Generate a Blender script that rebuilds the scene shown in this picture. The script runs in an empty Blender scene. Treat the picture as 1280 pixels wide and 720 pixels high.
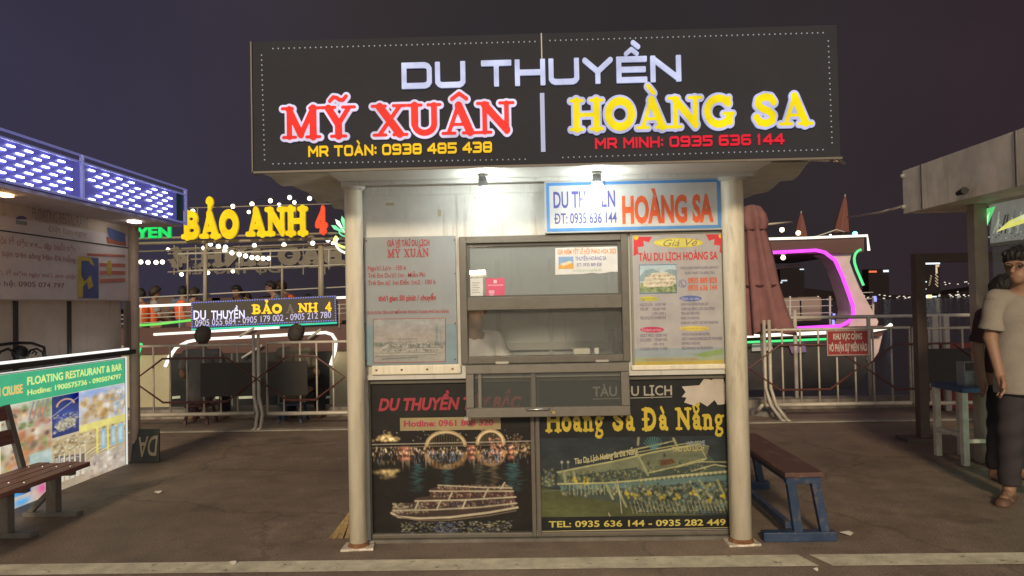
import bpy, math, random, unicodedata
import numpy as np
from mathutils import Vector, Matrix
random.seed(7); rng = np.random.default_rng(7)
S = bpy.context.scene; COL = S.collection
R = math.radians

# ------------------------------------------------------------------ camera
CF, CA, CP, CR, CH = 950.0, .026, 20/950, .02, 1.4      # focal (px of a 1280 frame), yaw, pitch, roll, eye height
_F = np.array([-math.sin(CA)*math.cos(CP), math.cos(CA)*math.cos(CP), math.sin(CP)])
_X = np.array([math.cos(CA), math.sin(CA), 0]); _U = np.cross(_X, _F)
_up = _U*math.cos(CR) + _X*math.sin(CR); _ri = _X*math.cos(CR) - _U*math.sin(CR)
_C = np.array([0, 0, CH])
cam = bpy.data.cameras.new('camera'); cam.sensor_width = 36; cam.lens = CF/1280*36; cam.clip_start = .05; cam.clip_end = 4000
co = bpy.data.objects.new('camera', cam); COL.objects.link(co)
co.matrix_world = Matrix([[_ri[i], _up[i], -_F[i], _C[i]] for i in range(3)] + [[0, 0, 0, 1]])
S.camera = co

# ------------------------------------------------------------------ night sky
W = bpy.data.worlds.new('World'); S.world = W; W.use_nodes = True
nt = W.node_tree; nt.nodes.clear()
out = nt.nodes.new('ShaderNodeOutputWorld'); bg = nt.nodes.new('ShaderNodeBackground'); bg2 = nt.nodes.new('ShaderNodeBackground')
add = nt.nodes.new('ShaderNodeAddShader'); sky = nt.nodes.new('ShaderNodeTexSky'); sky.sky_type = 'NISHITA'; sky.sun_disc = False
sky.sun_elevation = R(-6); sky.sun_rotation = R(175); bg2.inputs[1].default_value = .004
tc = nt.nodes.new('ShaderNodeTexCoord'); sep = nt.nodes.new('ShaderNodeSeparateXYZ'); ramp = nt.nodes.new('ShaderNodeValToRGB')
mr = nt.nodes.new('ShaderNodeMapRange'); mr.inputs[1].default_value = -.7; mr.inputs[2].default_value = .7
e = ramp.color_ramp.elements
e[0].position = 0; e[0].color = (.043, .038, .078, 1); e[1].position = 1; e[1].color = (.030, .017, .023, 1)  # left end of the sky tinted blue in place of the LED panel's halo
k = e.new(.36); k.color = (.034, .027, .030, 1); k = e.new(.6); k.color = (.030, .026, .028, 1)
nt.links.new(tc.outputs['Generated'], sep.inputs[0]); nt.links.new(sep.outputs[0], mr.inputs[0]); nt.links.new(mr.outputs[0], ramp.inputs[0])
nt.links.new(sky.outputs[0], bg2.inputs[0]); bg.inputs[1].default_value = 1.0
neg = nt.nodes.new('ShaderNodeMapRange'); neg.inputs[1].default_value = .0; neg.inputs[2].default_value = -.75; neg.interpolation_type = 'SMOOTHSTEP'   # warm fill glow added behind the camera, in place of a lit street
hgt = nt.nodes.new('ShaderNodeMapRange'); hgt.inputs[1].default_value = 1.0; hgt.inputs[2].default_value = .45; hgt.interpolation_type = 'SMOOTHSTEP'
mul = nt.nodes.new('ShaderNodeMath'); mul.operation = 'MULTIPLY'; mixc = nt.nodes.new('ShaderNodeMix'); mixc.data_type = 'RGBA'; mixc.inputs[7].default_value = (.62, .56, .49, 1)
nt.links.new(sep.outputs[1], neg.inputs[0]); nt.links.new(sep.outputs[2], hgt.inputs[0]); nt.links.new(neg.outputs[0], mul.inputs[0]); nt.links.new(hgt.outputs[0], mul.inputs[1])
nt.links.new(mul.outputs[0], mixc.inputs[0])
sn = nt.nodes.new('ShaderNodeTexNoise'); sn.inputs['Scale'].default_value = 2.2; sn.inputs['Detail'].default_value = 5; sm = nt.nodes.new('ShaderNodeMapRange'); sm.inputs[1].default_value = .3; sm.inputs[2].default_value = .7; sm.inputs[3].default_value = .82; sm.inputs[4].default_value = 1.18
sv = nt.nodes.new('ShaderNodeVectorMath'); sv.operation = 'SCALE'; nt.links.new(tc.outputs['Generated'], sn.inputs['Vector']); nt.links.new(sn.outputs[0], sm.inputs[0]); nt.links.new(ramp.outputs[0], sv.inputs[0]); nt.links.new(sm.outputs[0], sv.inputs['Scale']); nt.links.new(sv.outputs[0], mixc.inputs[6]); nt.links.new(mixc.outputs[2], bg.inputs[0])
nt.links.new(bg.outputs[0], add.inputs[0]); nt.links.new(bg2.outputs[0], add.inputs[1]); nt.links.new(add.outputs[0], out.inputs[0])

# ------------------------------------------------------------------ the warm light of the street behind the camera
sl = bpy.data.lights.new('street_light', 'SUN'); sl.energy = 2.2; sl.angle = R(7); sl.color = (1, .80, .54)
so = bpy.data.objects.new('street_light', sl); COL.objects.link(so)
_d = Vector((.10, math.cos(R(22)), -math.sin(R(22))))
so.rotation_euler = _d.to_track_quat('-Z', 'Y').to_euler(); so.location = (0, -4, 5)
S.view_settings.view_transform = 'Standard'; S.view_settings.look = 'None'; S.view_settings.gamma = 1
S.view_settings.exposure = 0; S.view_settings.use_curve_mapping = False
S.cycles.max_bounces = 6; S.cycles.transparent_max_bounces = 12; S.cycles.sample_clamp_indirect = 4
S.cycles.use_denoising = True; S.cycles.volume_bounces = 0

# ------------------------------------------------------------------ pixel -> world
def _ray(x, y): return _F*CF + _ri*(x-640) - _up*(y-360)
def PY(x, y, Y): v = _ray(x, y); return _C + v*Y/v[1]
def PX(x, y, X): v = _ray(x, y); return _C + v*X/v[0]
def PG(x, y, z=0): v = _ray(x, y); return _C + v*(z-CH)/v[2]
class Plane:                                    # an upright plane: axis 'Y' faces -Y, axis 'X' faces +X (side=1) or -X (side=-1)
    def __init__(s, axis, val, side=1): s.a, s.v, s.s = axis, val, side
    def uv(s, x, y):
        if s.a == 'Y': p = PY(x, y, s.v); return p[0], p[2]
        p = PX(x, y, s.v); return p[1]*s.s, p[2]
    def w(s, u, z, off=0):
        if s.a == 'Y': return (u, s.v-off, z)
        return (s.v+off*s.s, u*s.s, z)

# ------------------------------------------------------------------ materials
def node(nt, t, **kw):
    n = nt.nodes.new(t)
    for k_, v in kw.items(): setattr(n, k_, v)
    return n
MATS = {}
def mat(name, col=(.5, .5, .5), rough=.6, metal=0, var=.0, scale=6, bump=0, bscale=40, emit=0, ecol=None, alpha=1, trans=0, spec=None, stretch=None):
    if name in MATS: return MATS[name]
    m = bpy.data.materials.new(name); m.use_nodes = True; nt = m.node_tree; b = nt.nodes['Principled BSDF']
    b.inputs['Base Color'].default_value = (*col, 1); b.inputs['Roughness'].default_value = rough; b.inputs['Metallic'].default_value = metal
    if spec is not None: b.inputs['Specular IOR Level'].default_value = spec
    if alpha < 1: b.inputs['Alpha'].default_value = alpha
    if trans: b.inputs['Transmission Weight'].default_value = trans
    if emit: b.inputs['Emission Color'].default_value = (*(ecol or col), 1); b.inputs['Emission Strength'].default_value = emit
    if var or bump:
        t = node(nt, 'ShaderNodeTexCoord'); src = t.outputs['Object']
        if stretch:
            mp = node(nt, 'ShaderNodeMapping'); mp.inputs['Scale'].default_value = stretch; nt.links.new(src, mp.inputs[0]); src = mp.outputs[0]
    if var:
        n = node(nt, 'ShaderNodeTexNoise'); n.inputs['Scale'].default_value = scale; n.inputs['Detail'].default_value = 7; n.inputs['Roughness'].default_value = .62
        r = node(nt, 'ShaderNodeValToRGB'); r.color_ramp.elements[0].position = .32; r.color_ramp.elements[1].position = .7
        r.color_ramp.elements[0].color = (*[max(0, c*(1-var)) for c in col], 1); r.color_ramp.elements[1].color = (*[min(1, c*(1+var)) for c in col], 1)
        nt.links.new(src, n.inputs['Vector']); nt.links.new(n.outputs['Fac'], r.inputs[0]); nt.links.new(r.outputs[0], b.inputs['Base Color'])
        q = node(nt, 'ShaderNodeMapRange'); q.inputs[3].default_value = max(.05, rough-.12); q.inputs[4].default_value = min(1, rough+.15)
        nt.links.new(n.outputs['Fac'], q.inputs[0]); nt.links.new(q.outputs[0], b.inputs['Roughness'])
    if bump:
        n2 = node(nt, 'ShaderNodeTexNoise'); n2.inputs['Scale'].default_value = bscale; n2.inputs['Detail'].default_value = 5
        bp = node(nt, 'ShaderNodeBump'); bp.inputs['Strength'].default_value = bump; bp.inputs['Distance'].default_value = .02
        nt.links.new(src, n2.inputs['Vector']); nt.links.new(n2.outputs['Fac'], bp.inputs['Height']); nt.links.new(bp.outputs[0], b.inputs['Normal'])
    MATS[name] = m; return m
def weather(m, col=(.22, .15, .08), lo=.56, hi=.78, amt=.75, sc=(5, 5, .55)):     # streaked grime running down a painted surface
    nt = m.node_tree; b = nt.nodes['Principled BSDF']; src = b.inputs['Base Color'].links[0].from_socket if b.inputs['Base Color'].links else None
    t = node(nt, 'ShaderNodeTexCoord'); mp = node(nt, 'ShaderNodeMapping'); mp.inputs['Scale'].default_value = sc; n = node(nt, 'ShaderNodeTexNoise'); n.inputs['Scale'].default_value = 3.2; n.inputs['Detail'].default_value = 9; n.inputs['Roughness'].default_value = .72
    r = node(nt, 'ShaderNodeMapRange'); r.inputs[1].default_value = lo; r.inputs[2].default_value = hi; r.inputs[4].default_value = amt; mx = node(nt, 'ShaderNodeMix', data_type='RGBA'); mx.inputs[7].default_value = (*col, 1)
    nt.links.new(t.outputs['Object'], mp.inputs[0]); nt.links.new(mp.outputs[0], n.inputs['Vector']); nt.links.new(n.outputs[0], r.inputs[0]); nt.links.new(r.outputs[0], mx.inputs[0])
    if src: nt.links.new(src, mx.inputs[6])
    else: mx.inputs[6].default_value = b.inputs['Base Color'].default_value
    nt.links.new(mx.outputs[2], b.inputs['Base Color']); return m
def printmat(name, emit=0, rough=.45, dirt_hotspots=.12, boost=1.0):          # printed sheet: the colours of the print come from the mesh
    if name in MATS: return MATS[name]
    m = bpy.data.materials.new(name); m.use_nodes = True; nt = m.node_tree; b = nt.nodes['Principled BSDF']
    a = node(nt, 'ShaderNodeAttribute', attribute_name='Col')
    t = node(nt, 'ShaderNodeTexCoord'); n = node(nt, 'ShaderNodeTexNoise'); n.inputs['Scale'].default_value = 9; n.inputs['Detail'].default_value = 8
    q = node(nt, 'ShaderNodeMapRange'); q.inputs[1].default_value = .3; q.inputs[2].default_value = .7; q.inputs[3].default_value = 1-dirt_hotspots; q.inputs[4].default_value = 1+dirt_hotspots
    mx = node(nt, 'ShaderNodeVectorMath', operation='SCALE')
    nt.links.new(t.outputs['Object'], n.inputs['Vector']); nt.links.new(n.outputs['Fac'], q.inputs[0])
    nt.links.new(a.outputs['Color'], mx.inputs[0]); nt.links.new(q.outputs[0], mx.inputs['Scale']); nt.links.new(mx.outputs[0], b.inputs['Base Color'])
    b.inputs['Roughness'].default_value = rough
    if name.startswith('letter'):
        dk = node(nt, 'ShaderNodeVectorMath', operation='SCALE'); dk.inputs['Scale'].default_value = .25; nt.links.new(mx.outputs[0], dk.inputs[0]); nt.links.new(dk.outputs[0], b.inputs['Base Color']); b.inputs['Specular IOR Level'].default_value = .1
    if emit: nt.links.new(mx.outputs[0], b.inputs['Emission Color']); b.inputs['Emission Strength'].default_value = emit
    MATS[name] = m; return m
def glow(name, col, s): return mat(name, (.0, .0, .0), .5, emit=s, ecol=col)

# ------------------------------------------------------------------ objects
ORG = {}
def thing(name, label, cat, loc, group=None):
    o = bpy.data.objects.new(name, None); COL.objects.link(o); o.location = loc; o.empty_display_size = .1
    o['label'] = label; o['category'] = cat
    if group: o['group'] = group
    ORG[o] = Vector(loc); return o
def tag(o, label, cat, group=None):
    o['label'] = label; o['category'] = cat
    if group: o['group'] = group
    return o
def structure(o): o['kind'] = 'structure'; return o
def stuff(o): o['kind'] = 'stuff'; return o
def mkobj(name, verts, faces, m, parent=None, smooth=False, cols=None, bevel=0):
    v = np.asarray(verts, float).reshape(-1, 3)
    if parent is not None: org = ORG[parent]
    else: org = Vector((float((v[:, 0].min()+v[:, 0].max())/2), float((v[:, 1].min()+v[:, 1].max())/2), float(v[:, 2].min())))
    v = v - np.array(org)
    me = bpy.data.meshes.new(name); me.from_pydata(v.tolist(), [], faces); me.update()
    if smooth:
        me.polygons.foreach_set('use_smooth', [True]*len(me.polygons))
    if cols is not None:
        ca = me.color_attributes.new('Col', 'FLOAT_COLOR', 'CORNER')
        arr = np.ones((len(me.loops), 4), np.float32); i = 0
        for p, c in zip(me.polygons, cols):
            arr[p.loop_start:p.loop_start+p.loop_total, :3] = c
        ca.data.foreach_set('color', arr.ravel())
    if m: me.materials.append(m)
    o = bpy.data.objects.new(name, me); COL.objects.link(o); ORG[o] = org
    if parent is not None: o.parent = parent
    else: o.location = org
    if smooth == 'auto':
        pass
    if bevel:
        b = o.modifiers.new('bevel', 'BEVEL'); b.width = bevel; b.segments = 2; b.limit_method = 'ANGLE'; b.angle_limit = R(40)
    return o
def copy_tree(o, d, parent=None):
    c = o.copy(); COL.objects.link(c); ORG[c] = ORG.get(o, Vector())
    if parent is not None: c.parent = parent
    else: c.location = Vector(o.location)+Vector(d)
    for ch in list(o.children): copy_tree(ch, d, c)
    return c
class MB:
    def __init__(s): s.v = []; s.f = []
    def add(s, vs, fs):
        n = len(s.v); s.v += [tuple(map(float, p)) for p in vs]; s.f += [[i+n for i in f] for f in fs]; return s
    def box(s, x0, x1, y0, y1, z0, z1):
        x0, x1 = sorted((x0, x1)); y0, y1 = sorted((y0, y1)); z0, z1 = sorted((z0, z1))
        return s.add([(x0, y0, z0), (x1, y0, z0), (x1, y1, z0), (x0, y1, z0), (x0, y0, z1), (x1, y0, z1), (x1, y1, z1), (x0, y1, z1)],
                     [(0, 3, 2, 1), (4, 5, 6, 7), (0, 1, 5, 4), (1, 2, 6, 5), (2, 3, 7, 6), (3, 0, 4, 7)])
    def bar(s, p0, p1, w, h, up=(0, 0, 1)):                      # a square bar from p0 to p1
        p0, p1 = Vector(p0), Vector(p1); d = (p1-p0).normalized(); u = Vector(up)
        if abs(d.dot(u)) > .95: u = Vector((0, 1, 0))
        a = d.cross(u).normalized()*w/2; b = a.cross(d).normalized()*h/2
        return s.add([p0-a-b, p0+a-b, p0+a+b, p0-a+b, p1-a-b, p1+a-b, p1+a+b, p1-a+b], [(0, 3, 2, 1), (4, 5, 6, 7), (0, 1, 5, 4), (1, 2, 6, 5), (2, 3, 7, 6), (3, 0, 4, 7)])
    def prism(s, pts, d):                                        # pts: planar 3D polygon, d: extrusion vector
        n = len(pts); d = Vector(d); a = [Vector(p) for p in pts]; b = [p+d for p in a]
        return s.add(a+b, [list(range(n))[::-1], list(range(n, 2*n))]+[(i, (i+1) % n, n+(i+1) % n, n+i) for i in range(n)])
    def tube(s, pts, r, n=8, closed=False):
        pts = [Vector(p) for p in pts]; m = len(pts); rs = r if isinstance(r, (list, tuple)) else [r]*m
        vs = []; prev = None
        for i, p in enumerate(pts):
            if closed: t = pts[(i+1) % m]-pts[i-1]
            else: t = pts[min(i+1, m-1)]-pts[max(i-1, 0)]
            t.normalize()
            if prev is None:
                a = t.cross(Vector((0, 0, 1)));
                if a.length < 1e-3: a = t.cross(Vector((0, 1, 0)))
            else: a = prev - t*prev.dot(t)
            a.normalize(); prev = a; b = t.cross(a)
            vs += [p+(a*math.cos(2*math.pi*k/n)+b*math.sin(2*math.pi*k/n))*rs[i] for k in range(n)]
        fs = []
        for i in range(m if closed else m-1):
            j = (i+1) % m
            fs += [(i*n+k, i*n+(k+1) % n, j*n+(k+1) % n, j*n+k) for k in range(n)]
        if not closed: fs += [list(range(n))[::-1], list(range((m-1)*n, m*n))]
        return s.add(vs, fs)
    def lathe(s, prof, c, n=16):                                 # prof [(r,z)...]
        vs = [(c[0]+r*math.cos(2*math.pi*k/n), c[1]+r*math.sin(2*math.pi*k/n), c[2]+z) for r, z in prof for k in range(n)]
        fs = [(i*n+k, i*n+(k+1) % n, (i+1)*n+(k+1) % n, (i+1)*n+k) for i in range(len(prof)-1) for k in range(n)]
        fs += [list(range(n))[::-1], list(range((len(prof)-1)*n, len(prof)*n))]
        return s.add(vs, fs)
    def ball(s, c, r, n=10, sz=1):
        return s.lathe([(max(1e-4, r*math.sin(math.pi*i/n)), -r*sz*math.cos(math.pi*i/n)) for i in range(n+1)], c, n+4)
    def build(s, name, m, parent=None, smooth=False, bevel=0): return mkobj(name, s.v, s.f, m, parent, smooth, None, bevel)

# ------------------------------------------------------------------ lettering
def march(f, x0, y0, h):                                        # filled contour f<0 on a grid -> 2D verts and faces
    ny, nx = f.shape; vs = []; fs = []; idx = {}
    def vid(key, p):
        if key not in idx: idx[key] = len(vs); vs.append(p)
        return idx[key]
    ins = f < 0
    for j in range(ny-1):
        i = 0; row = ins[j, :-1] & ins[j, 1:] & ins[j+1, :-1] & ins[j+1, 1:]
        anyr = ins[j, :-1] | ins[j, 1:] | ins[j+1, :-1] | ins[j+1, 1:]
        while i < nx-1:
            if not anyr[i]: i += 1; continue
            if row[i]:
                k = i
                while k+1 < nx-1 and row[k+1]: k += 1
                P = [(i, j), (k+1, j), (k+1, j+1), (i, j+1)]
                fs.append([vid(('c', a, b), (x0+a*h, y0+b*h)) for a, b in P]); i = k+1; continue
            C = [(i, j), (i+1, j), (i+1, j+1), (i, j+1)]; poly = []
            for q in range(4):
                a, b = C[q], C[(q+1) % 4]; fa, fb = f[a[1], a[0]], f[b[1], b[0]]
                if fa < 0: poly.append(vid(('c',)+a, (x0+a[0]*h, y0+a[1]*h)))
                if (fa < 0) != (fb < 0):
                    t = fa/(fa-fb); kk = ('e',)+min(a, b)+max(a, b)
                    poly.append(vid(kk, (x0+(a[0]+(b[0]-a[0])*t)*h, y0+(a[1]+(b[1]-a[1])*t)*h)))
            if len(poly) > 2: fs.append(poly)
            i += 1
    return vs, fs
def arc(cx, cy, rx, ry, a0, a1, n=14): return [(cx+rx*math.cos(R(a0+(a1-a0)*i/n)), cy+ry*math.sin(R(a0+(a1-a0)*i/n))) for i in range(n+1)]
def rnd(pts, rad=.22, closed=False):                             # round the corners marked with a third value
    o = []; n = len(pts)
    for i, p in enumerate(pts):
        if len(p) == 2: o.append(p); continue
        a, b = pts[i-1], pts[(i+1) % n]
        def tow(q):
            d = math.hypot(q[0]-p[0], q[1]-p[1]); k_ = min(rad, d*.5)/d; return (p[0]+(q[0]-p[0])*k_, p[1]+(q[1]-p[1])*k_)
        s_, e_ = tow(a), tow(b)
        for t in (0, .25, .5, .75, 1): o.append(tuple((1-t)**2*s_[k]+2*t*(1-t)*p[k]+t*t*e_[k] for k in (0, 1)))
    if closed: o.append(o[0])
    return o
SQ = {'D': [rnd([(0, 0), (1, 0, 1), (1, 1, 1), (0, 1)], .25, 1)], 'U': [rnd([(0, 1), (0, 0, 1), (1, 0, 1), (1, 1)])], 'T': [[(0, 1), (1, 1)], [(.5, 1), (.5, 0)]],
      'H': [[(0, 0), (0, 1)], [(1, 0), (1, 1)], [(0, .5), (1, .5)]], 'Y': [[(0, 1), (.5, .45), (1, 1)], [(.5, .45), (.5, 0)]],
      'E': [[(1, 1), (0, 1), (0, 0), (1, 0)], [(0, .5), (.95, .5)]], 'N': [[(0, 0), (0, 1), (1, 0), (1, 1)]], 'M': [[(0, 0), (0, 1), (.5, .35), (1, 1), (1, 0)]],
      'R': [rnd([(0, 0), (0, 1), (1, 1, 1), (1, .42, 1), (0, .42)]), [(.6, .42), (1, 0)]], 'O': [rnd([(0, 0, 1), (1, 0, 1), (1, 1, 1), (0, 1, 1)], .25, 1)],
      'A': [[(0, 0), (.5, 1), (1, 0)], [(.18, .32), (.82, .32)]], 'I': [[(0, 0), (0, 1)]], '9': [rnd([(1, .5), (0, .5, 1), (0, 1, 1), (1, 1, 1), (1, 0, 1), (.02, 0)])],
      '3': [rnd([(0, 1), (1, 1, 1), (1, .5), (.25, .5)]), rnd([(1, .5), (1, 0, 1), (0, 0)])], '8': [rnd([(0, 0, 1), (1, 0, 1), (1, 1, 1), (0, 1, 1)], .22, 1), [(0, .5), (1, .5)]],
      '4': [[(.8, 0), (.8, 1)], [(.75, 1), (0, .35), (0, .3), (1.05, .3)]], '5': [rnd([(1, 1), (0, 1), (0, .55), (1, .55, 1), (1, 0, 1), (0, 0)])],
      '6': [rnd([(.98, 1), (0, 1, 1), (0, 0, 1), (1, 0, 1), (1, .55, 1), (0, .55)])], '1': [[(0, .85), (.3, 1), (.3, 0)]], ':': [[(0, .18), (0, .19)], [(0, .72), (0, .73)]]}
SQ['0'] = SQ['O']; SQW = {'I': 0, ':': 0, '1': .3, 'M': 1.15}
def serif(x, y, w): return ([(x-w, .055 if y == 0 else (.945 if y == 1 else y)), (x+w, .055 if y == 0 else (.945 if y == 1 else y))], .062)
def stem(x, r=.13, a=.06, b=.94): return ([(x, a), (x, b)], r)
SL = {'M': (1.3, [stem(.25, .1), ([(.25, .9), (.63, .12)], .12), ([(.63, .12), (1.02, .9)], .1), stem(1.04), serif(.25, 0, .2), serif(1.04, 0, .22), serif(.19, 1, .17), serif(1.1, 1, .17)]),
      'Y': (1.15, [([(.25, .92), (.58, .42)], .13), ([(.92, .92), (.58, .42)], .09), stem(.58, .13, .06, .42), serif(.58, 0, .24), serif(.25, 1, .22), serif(.92, 1, .2)]),
      'X': (1.15, [([(.25, .92), (.9, .08)], .14), ([(.9, .92), (.25, .08)], .08), serif(.25, 0, .2), serif(.92, 0, .22), serif(.22, 1, .22), serif(.9, 1, .2)]),
      'U': (1.15, [([(.25, .93), (.25, .36)]+arc(.57, .36, .32, .27, 180, 360)+[(.89, .36), (.89, .93)], .11), stem(.25, .13, .35), serif(.25, 1, .22), serif(.89, 1, .2)]),
      'A': (1.15, [([(.22, .08), (.55, .92)], .08), ([(.55, .9), (.92, .08)], .14), ([(.35, .32), (.75, .32)], .06), serif(.22, 0, .2), serif(.92, 0, .23)]),
      'N': (1.22, [stem(.25, .09), ([(.25, .9), (.97, .12)], .13), stem(.97, .09), serif(.25, 0, .2), serif(.19, 1, .17), serif(.97, 1, .22)]),
      'H': (1.22, [stem(.25), stem(.97), ([(.25, .5), (.97, .5)], .075), serif(.25, 0, .22), serif(.97, 0, .22), serif(.25, 1, .22), serif(.97, 1, .22)]),
      'O': (1.2, [(arc(.6, .5, .42, .4, 0, 360, 28), .14)]),
      'G': (1.22, [(arc(.6, .5, .42, .4, 38, 335, 24), .13), ([(1.0, .14), (1.0, .4)], .1), ([(.76, .43), (1.12, .43)], .06), ([(.95, .76), (.98, .92)], .07)]),
      'S': (1.0, [([(.8, .74), (.7, .88), (.48, .91), (.27, .83), (.23, .68), (.36, .56), (.62, .46), (.77, .33), (.72, .16), (.5, .09), (.28, .13), (.18, .28)], .125)]),
      'B': (1.12, [stem(.27), ([(.27, .92)]+arc(.55, .73, .28, .19, 90, -90)+[(.27, .54)], .1), ([(.27, .5)]+arc(.58, .29, .32, .21, 90, -90)+[(.27, .08)], .11), serif(.2, 0, .18), serif(.2, 1, .18)]),
      'D': (1.2, [stem(.27), ([(.27, .92)]+arc(.5, .5, .45, .42, 90, -90)+[(.27, .08)], .12), serif(.2, 0, .18), serif(.2, 1, .18)]),
      '4': (1.05, [stem(.68, .13), ([(.68, .93), (.16, .36)], .08), ([(.14, .3), (.95, .3)], .08), serif(.68, 0, .2)]),
      'o': (.82, [(arc(.41, .34, .27, .25, 0, 360, 22), .11)]),
      'a': (.82, [([(.18, .5), (.27, .6), (.43, .62), (.56, .52), (.56, .1), (.7, .06)], .1), (arc(.37, .22, .17, .14, 0, 360, 16), .09)]),
      'n': (.9, [([(.24, .06), (.24, .6)], .11), ([(.26, .48), (.4, .61), (.56, .58), (.65, .44), (.65, .06)], .1), serif(.24, 0, .16), serif(.66, 0, .16), serif(.17, .63, .1)]),
      'g': (.82, [(arc(.37, .43, .2, .18, 0, 360, 16), .09), ([(.3, .24), (.22, .12), (.4, .04), (.6, 0), (.64, -.14), (.5, -.26), (.3, -.27), (.14, -.2), (.2, -.05)], .075), ([(.55, .57), (.74, .6)], .06)])}
def marks(ch, cx, top, k=1.0, r=.075):                           # accents above (or below) a letter
    o = []; names = [unicodedata.name(c) for c in unicodedata.normalize('NFD', ch)[1:]]; circ = any('CIRCUMFLEX' in n for n in names)
    for n in names:
        if 'CIRCUMFLEX' in n: o.append(([(cx-.24*k, top+.1), (cx, top+.27), (cx+.24*k, top+.1)], r))
        elif 'BREVE' in n: o.append((arc(cx, top+.27, .22*k, .18, 180, 360), r))
        elif 'GRAVE' in n: o.append(([(cx-.14*k, top+.34), (cx+.06*k, top+.12)] if not circ else [(cx+.08*k, top+.52), (cx+.3*k, top+.36)], r*1.1))
        elif 'ACUTE' in n: o.append(([(cx+.14*k, top+.34), (cx-.06*k, top+.12)] if not circ else [(cx+.45*k, top+.5), (cx+.25*k, top+.33)], r*1.1))
        elif 'TILDE' in n:
            t = top+.2+(.22 if any('BREVE' in q for q in names) else 0)
            o.append(([(cx-.27*k, t-.06), (cx-.16*k, t+.06), (cx-.04*k, t+.04), (cx+.06*k, t-.03), (cx+.16*k, t-.04), (cx+.27*k, t+.08)], r))
        elif 'HOOK' in n: o.append((arc(cx, top+.36, .12*k, .11, 170, -60)+[(cx, top+.22), (cx, top+.12)], r))
        elif 'DOT BELOW' in n: o.append(([(cx, -.2), (cx, -.19)], r*1.2))
    return o
def strokes(s, style, wsq=1.0, rsq=.085, gap=.3):
    x = 0; o = []
    for ch in s:
        if ch == ' ': x += .55 if style == 'slab' else .55; continue
        bar = ch in 'Đ'; c = 'D' if bar else unicodedata.normalize('NFD', ch)[0]
        if style == 'slab':
            w, st = SL[c]; o += [([(x+px, py) for px, py in p], r) for p, r in st]
            o += [([(x+px, py) for px, py in p], r) for p, r in marks(ch, w/2 if c.isupper() else w/2-.02, 1.0 if c.isupper() else .68, 1.0 if c.isupper() else .8)]
            if bar: o.append(([(x+.02, .5), (x+.5, .5)], .06))
            x += w
        else:
            w = SQW.get(c, 1.0)*wsq; r = rsq
            o += [([(x+r+px*w, r+py*(1-2*r)) for px, py in p], r) for p in SQ[c]]
            o += [(p, rr) for p, rr in marks(ch, x+r+w/2, 1.0, 1.0, rsq*.8)]
            x += w+2*r+gap*.5
    return o, x
_SC = {}
def stroke_text(s, style, grow=0, res=26, **kw):
    key = (s, style, grow, res, tuple(kw.items()))
    if key in _SC: return _SC[key]
    st, wid = strokes(s, style, **kw); h = 1/res; x0, y0 = -.35, -.55
    nx = int((wid+.7)/h)+2; ny = int(2.2/h)+2
    f = np.full((ny, nx), 9.0)
    for p, r in st:
        rr = r+grow+2.5*h
        for a, b in zip(p[:-1], p[1:]):
            i0 = max(0, int((min(a[0], b[0])-rr-x0)/h)); i1 = min(nx, int((max(a[0], b[0])+rr-x0)/h)+2)
            j0 = max(0, int((min(a[1], b[1])-rr-y0)/h)); j1 = min(ny, int((max(a[1], b[1])+rr-y0)/h)+2)
            X, Y = np.meshgrid(x0+np.arange(i0, i1)*h, y0+np.arange(j0, j1)*h)
            dx, dy = b[0]-a[0], b[1]-a[1]; L = dx*dx+dy*dy
            t = np.clip(((X-a[0])*dx+(Y-a[1])*dy)/L, 0, 1) if L > 1e-9 else 0
            d = np.hypot(X-a[0]-t*dx, Y-a[1]-t*dy)-r-grow
            if style == 'sq' and L > 1e-9:                       # square stroke ends
                ln = math.sqrt(L); tt = ((X-a[0])*dx+(Y-a[1])*dy)/ln; nn = np.abs((X-a[0])*dy-(Y-a[1])*dx)/ln
                d2 = np.maximum(nn-r-grow, np.maximum(-tt-r-grow, tt-ln-r-grow)); d = np.minimum(d, d2) if (dx*dy == 0) else d
            f[j0:j1, i0:i1] = np.minimum(f[j0:j1, i0:i1], d)
    v, fc = march(f, x0, y0, h); v = np.array(v); xs = [q[0] for p, r in st for q in p]
    _SC[key] = (v, fc, min(xs)-.1, max(xs)+.1); return _SC[key]
_FC = {}
def font_text(s, bold=0.0, shear=0.0):
    s = s.replace('Đ', 'Ð').replace('đ', 'd')
    rep = {'ơ': "o'", 'ư': "u'", 'Ơ': "O'", 'Ư': "U'", 'ờ': "ò'", 'ớ': "ó'", 'ở': "ỏ'", 'ợ': "ọ'", 'ừ': "ù'", 'ứ': "ú'", 'ử': "ủ'", 'ự': "ụ'", 'ữ': "ũ'", 'Ờ': "Ò'", 'Ớ': "Ó'", 'Ự': "Ụ'", 'Ữ': "Ũ'", 'Ừ': "Ù'"}
    for a, b in rep.items(): s = s.replace(a, b)
    key = (s, bold, shear)
    if key in _FC: return _FC[key]
    cu = bpy.data.curves.new('lettering', 'FONT'); cu.body = s; cu.size = 1.4; cu.offset = bold; cu.shear = shear; cu.resolution_u = 3
    o = bpy.data.objects.new('lettering', cu); COL.objects.link(o); dg = bpy.context.evaluated_depsgraph_get()
    me = o.evaluated_get(dg).to_mesh(); v = np.array([p.co[:2] for p in me.vertices]); fc = [list(p.vertices) for p in me.polygons]
    o.evaluated_get(dg).to_mesh_clear(); bpy.data.objects.remove(o); bpy.data.curves.remove(cu)
    _FC[key] = (v, fc, float(v[:, 0].min()), float(v[:, 0].max())); return _FC[key]
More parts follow.
